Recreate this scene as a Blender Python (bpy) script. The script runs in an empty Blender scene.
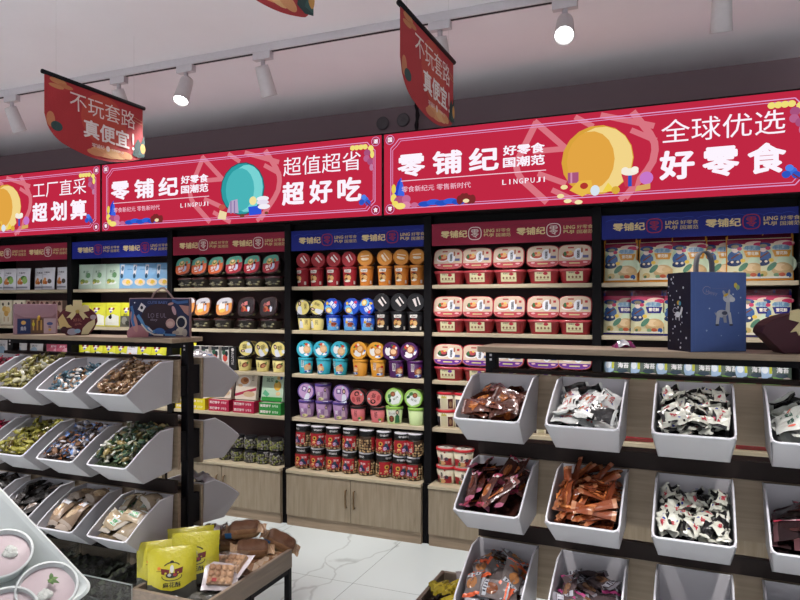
import bpy, bmesh, math, random
from mathutils import Vector, Matrix, Euler
from mathutils.geometry import tessellate_polygon
PI = math.pi
R = math.radians
SC = bpy.context.scene
COL = SC.collection

# ------------------------------------------------------------------ camera measurements
F, TH, HZ, EYE = 662.0, R(22.5), 305.0, 1.5
CT, ST = math.cos(TH), math.sin(TH)
def along(px, Y):
    """world X of something measured at column px that stands at depth Y"""
    u = (px - 400) / F
    return Y * (-ST + u * CT) / (CT + u * ST)
def lift(px, py, Y):
    """world Z of something measured at (px, py) that stands at depth Y"""
    u = (px - 400) / F
    return EYE + (HZ - py) / F * Y / (CT + u * ST)

# ------------------------------------------------------------------ colours and materials
def lin(c):
    if isinstance(c, str):
        c = c.lstrip('#'); c = ''.join(k * 2 for k in c) if len(c) == 3 else c; c = [int(c[i:i+2], 16) for i in (0, 2, 4)]
    o = []
    for x in c[:3]:
        x /= 255.0
        o.append(x / 12.92 if x <= 0.04045 else ((x + 0.055) / 1.055) ** 2.4)
    return (o[0], o[1], o[2], 1.0)

MATS = {}
def new_mat(name):
    m = bpy.data.materials.new(name); m.use_nodes = True
    MATS[name] = m
    nt = m.node_tree
    return m, nt, nt.nodes['Principled BSDF'], nt.nodes['Material Output']
def printed(name, rough, bump=0.0, bscale=60, metal=0.0, coat=0.0, vary=0.06, spec=0.5):
    """surface that takes its ink colour from the mesh, with a little procedural variation and relief"""
    m, nt, b, out = new_mat(name)
    at = nt.nodes.new('ShaderNodeAttribute'); at.attribute_name = 'Col'
    tc = nt.nodes.new('ShaderNodeTexCoord')
    nz = nt.nodes.new('ShaderNodeTexNoise'); nz.inputs['Scale'].default_value = bscale; nz.inputs['Detail'].default_value = 3
    nt.links.new(tc.outputs['Object'], nz.inputs['Vector'])
    mr = nt.nodes.new('ShaderNodeMapRange')
    mr.inputs['To Min'].default_value = 1 - vary; mr.inputs['To Max'].default_value = 1 + vary
    nt.links.new(nz.outputs['Fac'], mr.inputs['Value'])
    mx = nt.nodes.new('ShaderNodeVectorMath'); mx.operation = 'MULTIPLY'
    nt.links.new(at.outputs['Color'], mx.inputs[0]); nt.links.new(mr.outputs['Result'], mx.inputs[1])
    nt.links.new(mx.outputs['Vector'], b.inputs['Base Color'])
    b.inputs['Roughness'].default_value = rough; b.inputs['Metallic'].default_value = metal
    b.inputs['Coat Weight'].default_value = coat; b.inputs['Coat Roughness'].default_value = 0.12
    b.inputs['Specular IOR Level'].default_value = spec
    if bump:
        bp = nt.nodes.new('ShaderNodeBump'); bp.inputs['Strength'].default_value = bump; bp.inputs['Distance'].default_value = 0.004
        nt.links.new(nz.outputs['Fac'], bp.inputs['Height']); nt.links.new(bp.outputs['Normal'], b.inputs['Normal'])
    return m
printed('carton', 0.55, spec=0.3)
printed('plastic', 0.4, spec=0.35)
printed('binplastic', 0.4, vary=0.03, bscale=9)
printed('film', 0.22, bump=0.5, bscale=70, coat=0.4)
printed('foil', 0.25, bump=0.8, bscale=55, coat=0.3)
printed('matte', 0.75)
printed('blackmetal', 0.55, spec=0.15)
printed('paint', 0.6, vary=0.03, bscale=4)
printed('metal', 0.3, metal=1.0)
printed('food', 0.6, bump=0.8, bscale=120, vary=0.25)
printed('cloth', 0.8, bump=0.3, bscale=200)

def wood(name, c1, c2, scale, rough=0.5):
    m, nt, b, out = new_mat(name)
    tc = nt.nodes.new('ShaderNodeTexCoord'); mp = nt.nodes.new('ShaderNodeMapping')
    mp.inputs['Scale'].default_value = scale
    nz = nt.nodes.new('ShaderNodeTexNoise'); nz.inputs['Scale'].default_value = 6; nz.inputs['Detail'].default_value = 6; nz.inputs['Distortion'].default_value = 0.6
    cr = nt.nodes.new('ShaderNodeValToRGB')
    cr.color_ramp.elements[0].position = 0.3; cr.color_ramp.elements[1].position = 0.7
    cr.color_ramp.elements[0].color = lin(c1); cr.color_ramp.elements[1].color = lin(c2)
    nt.links.new(tc.outputs['Object'], mp.inputs['Vector']); nt.links.new(mp.outputs['Vector'], nz.inputs['Vector'])
    nt.links.new(nz.outputs['Fac'], cr.inputs['Fac']); nt.links.new(cr.outputs['Color'], b.inputs['Base Color'])
    b.inputs['Roughness'].default_value = rough
    return m
wood('ash_up', '#8f816a', '#a39580', (9, 9, 0.7))       # grain running upwards (doors)
wood('ash_long', '#8e7c66', '#a5917a', (0.7, 9, 12))    # grain running along boards
wood('shelf_wood', '#b3a68a', '#c6ba9f', (0.7, 9, 12))
wood('crate_wood', '#73665a', '#877869', (6, 0.8, 10))

def emit(name, strength):
    m, nt, b, out = new_mat(name)
    at = nt.nodes.new('ShaderNodeAttribute'); at.attribute_name = 'Col'
    em = nt.nodes.new('ShaderNodeEmission'); em.inputs['Strength'].default_value = strength
    nt.links.new(at.outputs['Color'], em.inputs['Color']); nt.links.new(em.outputs['Emission'], out.inputs['Surface'])
    nt.nodes.remove(b)
    return m
emit('backlit', 1.0)
emit('lamp_glow', 12.0)

def clear(name, tint, mix, rough=0.08):
    m, nt, b, out = new_mat(name)
    tr = nt.nodes.new('ShaderNodeBsdfTransparent'); tr.inputs['Color'].default_value = tint
    b.inputs['Base Color'].default_value = (0.2, 0.18, 0.17, 1); b.inputs['Roughness'].default_value = rough
    nz = nt.nodes.new('ShaderNodeTexNoise'); nz.inputs['Scale'].default_value = 40
    bp = nt.nodes.new('ShaderNodeBump'); bp.inputs['Strength'].default_value = 0.6; bp.inputs['Distance'].default_value = 0.004
    nt.links.new(nz.outputs['Fac'], bp.inputs['Height']); nt.links.new(bp.outputs['Normal'], b.inputs['Normal'])
    mx = nt.nodes.new('ShaderNodeMixShader'); mx.inputs['Fac'].default_value = mix
    nt.links.new(tr.outputs['BSDF'], mx.inputs[1]); nt.links.new(b.outputs['BSDF'], mx.inputs[2])
    nt.links.new(mx.outputs['Shader'], out.inputs['Surface'])
    return m
clear('clear_film', (0.97, 0.97, 0.97, 1), 0.07)
clear('clear_acrylic', (0.9, 0.92, 0.92, 1), 0.1, 0.04)
clear('smoked', (0.35, 0.35, 0.36, 1), 0.25, 0.1)

# ------------------------------------------------------------------ mesh builder
TEXT = {}
def glyphs(s, bold):
    """flat outlines of a string in a unit box; heavier weights are overprinted with small shifts"""
    k = (s, bold)
    if k not in TEXT:
        cu = bpy.data.curves.new('lettering', 'FONT'); cu.body = s; cu.resolution_u = 2
        if bold < 0: cu.offset = bold
        ob = bpy.data.objects.new('lettering', cu); COL.objects.link(ob)
        dg = bpy.context.evaluated_depsgraph_get()
        me = bpy.data.meshes.new_from_object(ob.evaluated_get(dg))
        v0 = [(v.co.x, v.co.y) for v in me.vertices]; f0 = [tuple(p.vertices) for p in me.polygons]
        bpy.data.objects.remove(ob); bpy.data.curves.remove(cu); bpy.data.meshes.remove(me)
        sh = [(0, 0)]
        if bold > .025: sh = [(bold * math.cos(i * PI / 4), bold * math.sin(i * PI / 4)) for i in range(8)]
        elif bold > 0: sh = [(-bold, 0), (bold, 0)]
        vs, fs, zs = [], [], []
        for i, (dx, dy) in enumerate(sh):
            n = len(vs); zs += [i] * len(v0); vs += [(x + dx, y + dy) for x, y in v0]; fs += [tuple(n + i for i in f) for f in f0]
        xs = [v[0] for v in vs]; ys = [v[1] for v in vs]
        x0, x1, y0, y1 = min(xs), max(xs), min(ys), max(ys)
        TEXT[k] = ([((x - x0) / (x1 - x0) - .5, (y - y0) / (y1 - y0) - .5) for x, y in vs], fs, zs)
    return TEXT[k]

class MB:
    def __init__(s): s.v = []; s.f = []; s.c = []; s.sm = []
    def add(s, vs, fs, col, smooth=False):
        n = len(s.v); s.v += [tuple(p) for p in vs]
        multi = isinstance(col, list)
        for i, f in enumerate(fs):
            s.f.append(tuple(n + k for k in f)); s.c.append(lin(col[i] if multi else col)); s.sm.append(smooth)
        return s
    def box(s, x0, x1, y0, y1, z0, z1, col):
        v = [(x, y, z) for z in (z0, z1) for y in (y0, y1) for x in (x0, x1)]
        return s.add(v, [(0, 2, 3, 1), (4, 5, 7, 6), (0, 1, 5, 4), (2, 6, 7, 3), (0, 4, 6, 2), (1, 3, 7, 5)], col)
    def prism(s, poly, axis, lo, hi, col, smooth=False):
        n = len(poly)
        def P(a, b, h): return {'x': (h, a, b), 'y': (a, h, b), 'z': (a, b, h)}[axis]
        v = [P(a, b, lo) for a, b in poly] + [P(a, b, hi) for a, b in poly]
        s.add(v, [tuple(range(n)), tuple(range(2 * n - 1, n - 1, -1))], col)
        k = len(s.v) - 2 * n
        for i in range(n):
            j = (i + 1) % n
            s.f.append((k + i, k + i + n, k + j + n, k + j)); s.c.append(lin(col)); s.sm.append(smooth)
        return s
    def lathe(s, prof, n, col, c=(0, 0, 0), cap0=True, cap1=True, sx=1, sy=1, power=2.0):
        m = len(prof); v = []
        for r, z in prof:
            for i in range(n):
                a = 2 * PI * i / n
                ca, sa = math.cos(a), math.sin(a)
                if power != 2.0:
                    k = (abs(ca) ** power + abs(sa) ** power) ** (-1 / power); ca *= k; sa *= k
                v.append((c[0] + r * sx * ca, c[1] + r * sy * sa, c[2] + z))
        fs = []; cs = []
        for j in range(m - 1):
            for i in range(n):
                k = (i + 1) % n
                fs.append((j * n + i, j * n + k, (j + 1) * n + k, (j + 1) * n + i)); cs.append(col[j] if isinstance(col, list) else col)
        s.add(v, fs, cs, True)
        base = len(s.v) - len(v)
        if cap0: s.f.append(tuple(base + i for i in range(n - 1, -1, -1))); s.c.append(lin(cs[0])); s.sm.append(False)
        if cap1: s.f.append(tuple(base + (m - 1) * n + i for i in range(n))); s.c.append(lin(cs[-1])); s.sm.append(False)
        return s
    def tube(s, pts, r, col, n=8, closed=False, rz=None):
        pts = [Vector(p) for p in pts]; m = len(pts); v = []
        up = Vector((0, 0, 1)); prev = None
        for i, p in enumerate(pts):
            a = pts[(i - 1) % m] if (i or closed) else p; b = pts[(i + 1) % m] if (i < m - 1 or closed) else p
            d = (b - a)
            d = d.normalized() if d.length > 1e-9 else Vector((1, 0, 0))
            if prev is None:
                q = d.cross(up)
                if q.length < 1e-3: q = d.cross(Vector((1, 0, 0)))
            else:
                q = prev - d * prev.dot(d)
                if q.length < 1e-4: q = d.cross(up)
            q.normalize(); prev = q; w = d.cross(q)
            rr = r[i] if isinstance(r, (list, tuple)) else r
            for k in range(n):
                t = 2 * PI * k / n
                v.append(p + q * (rr * math.cos(t)) + w * ((rz or rr) * math.sin(t)))
        fs = []
        for i in range(m if closed else m - 1):
            j = (i + 1) % m
            for k in range(n):
                l = (k + 1) % n
                fs.append((i * n + k, i * n + l, j * n + l, j * n + k))
        if not closed: fs += [tuple(range(n - 1, -1, -1)), tuple((m - 1) * n + k for k in range(n))]
        return s.add(v, fs, col, True)
    def sheet(s, nx, ny, fn, col, smooth=True, flip=False):
        v = [fn(i / nx, j / ny) for j in range(ny + 1) for i in range(nx + 1)]
        fs = []; cs = []
        for j in range(ny):
            for i in range(nx):
                a = j * (nx + 1) + i
                q = (a, a + 1, a + nx + 2, a + nx + 1)
                fs.append(q[::-1] if flip else q)
                cs.append(col((i + .5) / nx, (j + .5) / ny) if callable(col) else col)
        return s.add(v, fs, cs, smooth)
    def blob(s, c, r, col, n=10, m=6, jitter=0, rnd=None, M=None):
        v = []
        for j in range(m + 1):
            t = PI * j / m
            for i in range(n):
                a = 2 * PI * i / n
                k = 1 + (rnd.uniform(-jitter, jitter) if rnd and 0 < j < m else 0)
                p = Vector((r[0] * math.sin(t) * math.cos(a) * k, r[1] * math.sin(t) * math.sin(a) * k, r[2] * math.cos(t) * k))
                if M: p = M @ p
                v.append((c[0] + p.x, c[1] + p.y, c[2] + p.z))
        fs = [(j * n + i, j * n + n + i, j * n + n + (i + 1) % n, j * n + (i + 1) % n) for j in range(m) for i in range(n)]
        return s.add(v, fs, col, True)
    def art(s, shapes, mp, eps=0.0006, maxlen=0.03, layer=0.00025):
        """flat printed shapes laid on a surface by mp(x, y, height)"""
        for li, sh in enumerate(shapes):
            sh = list(sh)
            if not isinstance(sh[-1], str): sh[-1], sh[-2] = sh[-2], sh[-1]
            k = sh[0]; col = sh[-1]; h = eps + li * layer
            if k == 'r':
                _, x0, y0, x1, y1, _c = sh; pts = [(x0, y0), (x1, y0), (x1, y1), (x0, y1)]; tris = [(0, 1, 2), (0, 2, 3)]
            elif k == 'e':
                cx, cy, rx, ry = sh[1:5]; rot = sh[5] if len(sh) > 6 else 0
                pts = []; n = 18
                for i in range(n):
                    a = 2 * PI * i / n; px, py = rx * math.cos(a), ry * math.sin(a)
                    pts.append((cx + px * math.cos(rot) - py * math.sin(rot), cy + px * math.sin(rot) + py * math.cos(rot)))
                pts.append((cx, cy)); tris = [(i, (i + 1) % n, n) for i in range(n)]
            elif k == 'p':
                pts = list(sh[1])
                tris = [tuple(t) for t in tessellate_polygon([[Vector((a, b, 0)) for a, b in pts]])]
            elif k == 'l':      # polyline with width: ('l', pts, w, col)
                pl, w = sh[1], sh[2] / 2; pts = []; tris = []
                for i, (a, b) in enumerate(pl):
                    p0 = pl[max(0, i - 1)]; p1 = pl[min(len(pl) - 1, i + 1)]
                    dx, dy = p1[0] - p0[0], p1[1] - p0[1]; L = math.hypot(dx, dy) or 1
                    pts += [(a - dy / L * w, b + dx / L * w), (a + dy / L * w, b - dx / L * w)]
                for i in range(len(pl) - 1): tris += [(2 * i, 2 * i + 1, 2 * i + 3), (2 * i, 2 * i + 3, 2 * i + 2)]
            elif k == 't':      # ('t', string, cx, cy, w, h, bold, col) ; optional rotation before colour
                _, st, cx, cy, w, hh, bold = sh[:7]; rot = sh[7] if len(sh) > 8 else 0
                g, fs, zs = glyphs(st, bold)
                pts = []
                for a, b in g:
                    a *= w; b *= hh
                    pts.append((cx + a * math.cos(rot) - b * math.sin(rot), cy + a * math.sin(rot) + b * math.cos(rot)))
                tris = []
                for f in fs:
                    for i in range(1, len(f) - 1): tris.append((f[0], f[i], f[i + 1]))
            out = []
            pts = list(pts)
            hz = list(zs) if k == 't' else None
            work = list(tris); ml2 = maxlen ** 2; cache = {}
            def mid(i, j):
                q = (min(i, j), max(i, j))
                if q not in cache:
                    cache[q] = len(pts); pts.append(((pts[i][0] + pts[j][0]) / 2, (pts[i][1] + pts[j][1]) / 2))
                    if hz is not None: hz.append(hz[i])
                return cache[q]
            def d2(i, j): return (pts[i][0] - pts[j][0]) ** 2 + (pts[i][1] - pts[j][1]) ** 2
            while work:
                a, b, c = work.pop()
                e = [(d2(a, b), a, b, c), (d2(b, c), b, c, a), (d2(c, a), c, a, b)]
                L, i, j, o = max(e)
                if L > ml2 and len(pts) < 6000:
                    m_ = mid(i, j); work += [(i, m_, o), (m_, j, o)]
                else:
                    ar = (pts[b][0] - pts[a][0]) * (pts[c][1] - pts[a][1]) - (pts[c][0] - pts[a][0]) * (pts[b][1] - pts[a][1])
                    out.append((a, b, c) if ar > 0 else (a, c, b))
            s.add([mp(x, y, h + (hz[i] * .00002 if hz else 0)) for i, (x, y) in enumerate(pts)], out, col, False)
        return s
    def mesh(s, name, mat, bevel=0, seg=2):
        me = bpy.data.meshes.new(name); me.from_pydata(s.v, [], s.f)
        at = me.color_attributes.new('Col', 'FLOAT_COLOR', 'CORNER')
        buf = []
        for f, c in zip(s.f, s.c): buf += list(c) * len(f)
        at.data.foreach_set('color', buf)
        me.polygons.foreach_set('use_smooth', s.sm)
        me.materials.append(MATS[mat]); me.update()
        if bevel:
            bm = bmesh.new(); bm.from_mesh(me); bmesh.ops.recalc_face_normals(bm, faces=bm.faces)
            es = [e for e in bm.edges if len(e.link_faces) == 2 and e.calc_face_angle(0) > 0.5]
            bmesh.ops.bevel(bm, geom=es, offset=bevel, segments=seg, affect='EDGES', profile=0.6, clamp_overlap=True)
            bm.to_mesh(me); bm.free()
        return me
    def build(s, name, mat, parent=None, bevel=0, seg=2, loc=None):
        o = bpy.data.objects.new(name, s.mesh(name, mat, bevel, seg)); COL.objects.link(o)
        if parent: o.parent = parent
        if loc: o.location = loc
        return o

# ------------------------------------------------------------------ scene bookkeeping
def tag(o, label, cat, group=None, kind=None):
    if label: o['label'] = label
    if cat: o['category'] = cat
    if group: o['group'] = group
    if kind: o['kind'] = kind
    return o
def thing(name, label, cat, loc=(0, 0, 0), rot=(0, 0, 0), group=None):
    o = bpy.data.objects.new(name, None); COL.objects.link(o); o.empty_display_size = 0.05
    o.location = loc; o.rotation_euler = rot
    return tag(o, label, cat, group)
def struct(o): o['kind'] = 'structure'; return o
def clone(src, loc, rot=(0, 0, 0), label=None, group=None, scale=None):
    c = src.copy(); COL.objects.link(c); c.location = loc; c.rotation_euler = rot
    if scale: c.scale = scale
    if label: c['label'] = label
    if group: c['group'] = group
    for ch in src.children:
        d = ch.copy(); COL.objects.link(d); d.parent = c
        for g in ch.children:
            e = g.copy(); COL.objects.link(e); e.parent = d
    return c
class Proto:
    """first call moves the original, later calls copy it"""
    def __init__(s, maker): s.maker = maker; s.src = None
    def put(s, loc, rot=(0, 0, 0), label=None, group=None, scale=None):
        loc = (loc[0], loc[1], loc[2] + .0007)
        if s.src is None:
            s.src = s.maker(); o = s.src
            o.location = loc; o.rotation_euler = rot
            if scale: o.scale = scale
            if label: o['label'] = label
            if group: o['group'] = group
            return o
        return clone(s.src, loc, rot, label, group, scale or (1, 1, 1))
ORD = ['first', 'second', 'third', 'fourth', 'fifth', 'sixth', 'seventh', 'eighth', 'ninth', 'tenth']
def nth(i, n):
    if n == 1: return 'only'
    if i == 0: return 'leftmost'
    if i == n - 1: return 'rightmost'
    return ORD[i] + ' from left'
WALLP, FLOORP, WORLD, EXPO = 100, 195, 0.8, 0.0
# ------------------------------------------------------------------ setting
WALL_Y, CEIL = 4.27, 2.885
XL, XR, YF = -7.2, 3.6, -4.0
def marble():
    m, nt, b, out = new_mat('marble_tile')
    tc = nt.nodes.new('ShaderNodeTexCoord')
    n1 = nt.nodes.new('ShaderNodeTexNoise'); n1.inputs['Scale'].default_value = 0.9; n1.inputs['Detail'].default_value = 5
    ad = nt.nodes.new('ShaderNodeVectorMath'); ad.operation = 'MULTIPLY_ADD'
    ad.inputs[1].default_value = (0.9, 0.9, 0.9)
    nt.links.new(tc.outputs['Object'], n1.inputs['Vector']); nt.links.new(n1.outputs['Color'], ad.inputs[0]); nt.links.new(tc.outputs['Object'], ad.inputs[2])
    mp = nt.nodes.new('ShaderNodeMapping'); mp.inputs['Rotation'].default_value = (0, 0, 1.05); mp.inputs['Scale'].default_value = (1.5, 0.45, 1)
    nt.links.new(ad.outputs['Vector'], mp.inputs['Vector'])
    vo = nt.nodes.new('ShaderNodeTexVoronoi'); vo.feature = 'DISTANCE_TO_EDGE'; vo.inputs['Scale'].default_value = 1.3
    nt.links.new(mp.outputs['Vector'], vo.inputs['Vector'])
    cr = nt.nodes.new('ShaderNodeValToRGB')
    cr.color_ramp.elements[0].position = 0.0; cr.color_ramp.elements[0].color = lin('#bcc5c5')
    cr.color_ramp.elements[1].position = 0.016; cr.color_ramp.elements[1].color = lin('#d8e2e2')
    nt.links.new(vo.outputs['Distance'], cr.inputs['Fac'])
    br = nt.nodes.new('ShaderNodeTexBrick'); br.offset = 0; br.inputs['Scale'].default_value = 1
    br.inputs['Brick Width'].default_value = 0.8; br.inputs['Row Height'].default_value = 0.8; br.inputs['Mortar Size'].default_value = 0.0015
    br.inputs['Color1'].default_value = br.inputs['Color2'].default_value = (1, 1, 1, 1); br.inputs['Mortar'].default_value = lin('#8f9897')
    nt.links.new(tc.outputs['Object'], br.inputs['Vector'])
    mx = nt.nodes.new('ShaderNodeVectorMath'); mx.operation = 'MULTIPLY'
    nt.links.new(cr.outputs['Color'], mx.inputs[0]); nt.links.new(br.outputs['Color'], mx.inputs[1])
    nt.links.new(mx.outputs['Vector'], b.inputs['Base Color'])
    b.inputs['Roughness'].default_value = 0.18
marble()
struct(MB().box(XL, XR, YF, WALL_Y, -0.1, 0, '#dddddd').build('floor', 'marble_tile'))
struct(MB().box(XL, XR, YF, WALL_Y, CEIL, CEIL + 0.1, '#f1eaf0').build('ceiling', 'paint'))
struct(MB().box(XL, XR, WALL_Y, WALL_Y + 0.1, 0, CEIL, '#937c83').build('wall_back', 'paint'))
struct(MB().box(XL - 0.1, XL, YF, WALL_Y, 0, CEIL, '#b5a9a8').build('wall_left', 'paint'))
struct(MB().box(XR, XR + 0.1, YF, WALL_Y, 0, CEIL, '#b5a9a8').build('wall_right', 'paint'))
struct(MB().box(XL, XR, WALL_Y - 0.012, WALL_Y, 0, 0.08, '#8a8078').build('baseboard_back', 'paint'))

# ------------------------------------------------------------------ wall bays
BAY = 1.03
EDGE = [-5.56 + BAY * i for i in range(7)]
SF = 3.945                       # front of the shelves
SH = [1.627, 1.326, 1.025, 0.724]   # shelf tops
CAB = 0.378
BLK, MAR = '#0e0d10', '#4a3436'
HEAD = ['#97203c', '#14248e', '#97203c', '#142384', '#931d3c', '#14227c']
BAYNAME = ['red', 'blue', 'red', 'blue', 'red', 'blue']
BAYSAY = ['at the far left end', 'behind the yellow dog pouches', 'of the teal-lidded noodle bowls',
          'full of paper cups', 'of the red hotpot tubs', 'of the large pouches at far right']
for i in range(6):
    x0, x1 = EDGE[i], EDGE[i + 1]
    u = thing('shelving_bay', f'black shelving bay under a {BAYNAME[i]} header, the bay {BAYSAY[i]}', 'shelving', ((x0 + x1) / 2, 4.1, 0), group=None)
    w = BAY / 2
    for s in (-1, 1):
        xa, xb = sorted((s * w, s * (w - 0.024)))
        MB().box(xa, xb, -0.17, 0.15, CAB, 2.06, BLK).build('side_panel', 'blackmetal', u)
    MB().box(-w + .024, w - .024, 0.13, 0.15, CAB, 2.06, MAR).build('back_panel', 'paint', u)
    for z in SH:
        MB().box(-w + .025, w - .025, SF - 4.1, 0.13, z - 0.024, z, '#b8aa90').build('shelf', 'shelf_wood', u, bevel=0.002, seg=1)
    MB().box(-w + .024, w - .024, -0.12, 0.13, 2.015, 2.06, BLK).build('top_panel', 'blackmetal', u)
    hb = MB().box(-w + .028, w - .028, -0.165, -0.155, 1.872, 2.008, HEAD[i]).build('header_board', 'carton', u)
    X0 = -w + .028; W = BAY - .056
    gold, deep, emb = '#e6d19a', '#d2bb84', ('#e9dcd6' if i % 2 == 0 else '#a8233c')
    mp_ = lambda x, y, h: (X0 + x, -0.165 - h, 1.872 + y)
    cl = '#7d1833' if i % 2 == 0 else '#1c3aa0'
    for k in range(2):
        o = k * .478
        MB().art([('t', '零铺纪', .146 + o, .068, .172, .046, .03, gold)], mp_, maxlen=1).build('lettering', 'plastic', hb)
        MB().art([('t', 'LING', .37 + o, .081, .066, .022, .03, deep), ('t', '好零食', .458 + o, .081, .09, .022, .015, deep),
               ('t', 'PUJI', .367 + o, .053, .06, .022, .03, deep), ('t', '国潮范', .458 + o, .053, .09, .022, .015, deep)], mp_, maxlen=1).build('lettering', 'plastic', hb)
        ring = []
        for a in range(25):
            q = 2 * PI * a / 24
            k_ = (abs(math.cos(q)) ** 3 + abs(math.sin(q)) ** 3) ** (-1 / 3)
            ring.append((.28 + o + .04 * k_ * math.cos(q), .068 + .038 * k_ * math.sin(q)))
        MB().art([('l', ring, .005, emb), ('t', '零', .28 + o, .068, .05, .052, .02, emb)], mp_, maxlen=1).build('emblem', 'plastic', hb)
        MB().art([('l', [(.02 + o + .02 * q, .1 + .012 * abs(math.sin(q * .8))) for q in range(24)], .003, cl)], mp_, maxlen=1, eps=.0003).build('cloud_pattern', 'plastic', hb)
    # base cabinet
    c = thing('base_cabinet', f'pale wood two-door base cabinet under the bay {BAYSAY[i]}', 'cabinet', ((x0 + x1) / 2, 4.02, 0))
    w2 = BAY / 2 - 0.026
    bx = MB().box(-w2, w2, -0.12, 0.22, 0.07, CAB - 0.02, '#999').build('carcass', 'ash_up', c)
    MB().box(-w2, w2, -0.135, 0.22, 0, 0.07, '#999').build('plinth', 'ash_long', c)
    MB().box(-w2 - .002, w2 + .002, -0.152, 0.228, CAB - 0.02, CAB, '#999').build('cabinet_top', 'shelf_wood', c, bevel=0.002, seg=1)
    for s in (-1, 1):
        xa, xb = sorted((s * w2, s * (BAY / 2 - .001)))
        MB().box(xa, xb, -0.11, 0.22, 0, CAB - .001, BLK).build('side_strip', 'blackmetal', c)
        xa, xb = sorted((s * .0015, s * w2))
        d = MB().box(xa, xb, -0.145, -0.12, 0.073, CAB - 0.023, '#999').build('door', 'ash_up', c, bevel=0.0015, seg=1)
        hx = s * 0.03
        MB().tube([(hx, -.145, .175), (hx, -.165, .175), (hx, -.165, .2), (hx, -.165, .285), (hx, -.145, .285)], .005, '#8b7355', 6).build('handle', 'metal', d)

# ------------------------------------------------------------------ light boxes
LB_Y, LB_Z0, LB_H, LB_W = 3.85, 2.062, 0.528, 2.386
WHT, PNK, LIL = '#fdf4ff', '#d97582', '#dd9ccf'
def ringpts(cx, cy, rx, ry, a0, a1, n=20):
    return [(cx + rx * math.cos(R(a0 + (a1 - a0) * i / n)), cy + ry * math.sin(R(a0 + (a1 - a0) * i / n))) for i in range(n + 1)]
def snack_art(cx, cy, k):
    if k == 'teal':
        return [('p', [(cx - .13, cy + .03), (cx - .1, cy + .11), (cx - .04, cy + .12), (cx - .03, cy + .02)], '#b7a5c6'), ('r', cx - .1, cy + .02, cx - .09, cy + .11, '#8a78a8'), ('r', cx - .07, cy + .02, cx - .06, cy + .11, '#8a78a8'),
                ('p', [(cx - .21, cy - .01), (cx - .19, cy + .05), (cx - .13, cy + .03), (cx - .14, cy - .02)], '#ecd9a8'), ('e', cx - .17, cy + .07, .03, .02, '#c2564c'),
                ('p', [(cx + .06, cy), (cx + .05, cy + .06), (cx + .16, cy + .065), (cx + .16, cy + .005)], '#2f55d8'), ('e', cx + .09, cy + .1, .03, .03, '#f0e2a0'),
                ('e', cx + .17, cy + .11, .05, .018, '#f2eef6'), ('e', cx + .17, cy + .085, .05, .018, '#e6deee'), ('e', cx + .18, cy + .055, .05, .018, '#f2eef6'),
                ('e', cx + .0, cy + .0, .02, .012, '#7a4530'), ('e', cx + .2, cy + .01, .015, .01, '#7a4530')]
    return [('r', cx - .16, cy + .07, cx - .1, cy + .13, '#a8557e'), ('r', cx - .145, cy + .07, cx - .135, cy + .13, '#d48fae'),
            ('p', [(cx - .15, cy + .03), (cx - .08, cy - .01), (cx - .02, cy + .02), (cx - .03, cy + .08), (cx - .1, cy + .08)], '#e8b84a'), ('e', cx - .07, cy + .05, .022, .018, '#b2362f'),
            ('e', cx - .18, cy + .05, .02, .013, '#f0dfa0'), ('e', cx - .2, cy + .0, .02, .013, '#f0dfa0'), ('e', cx - .16, cy - .03, .022, .012, '#f3e6ae'), ('e', cx - .1, cy - .04, .022, .012, '#f3e6ae'),
            ('p', [(cx + .03, cy + .01), (cx + .06, cy + .06), (cx + .1, cy + .01)], '#efcf4c'), ('e', cx + .1, cy + .015, .022, .022, '#d7a93c'),
            ('p', [(cx + .13, cy + .1), (cx + .15, cy + .03), (cx + .2, cy + .03), (cx + .22, cy + .1)], '#c93a4c'), ('r', cx + .165, cy + .03, cx + .185, cy + .1, '#3551b8'),
            ('e', cx + .175, cy + .11, .045, .02, '#f4ecdc'), ('e', cx + .15, cy + .12, .02, .018, '#f4ecdc'), ('e', cx + .2, cy + .122, .02, .016, '#f8f2e4'),
            ('e', cx + .26, cy + .07, .035, .035, '#c877c9'), ('p', [(cx + .2, cy + .0), (cx + .21, cy + .03), (cx + .28, cy + .04), (cx + .28, cy + .01)], '#d6a963'),
            ('e', cx - .01, cy + .02, .025, .03, '#d8e4ee')]
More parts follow.
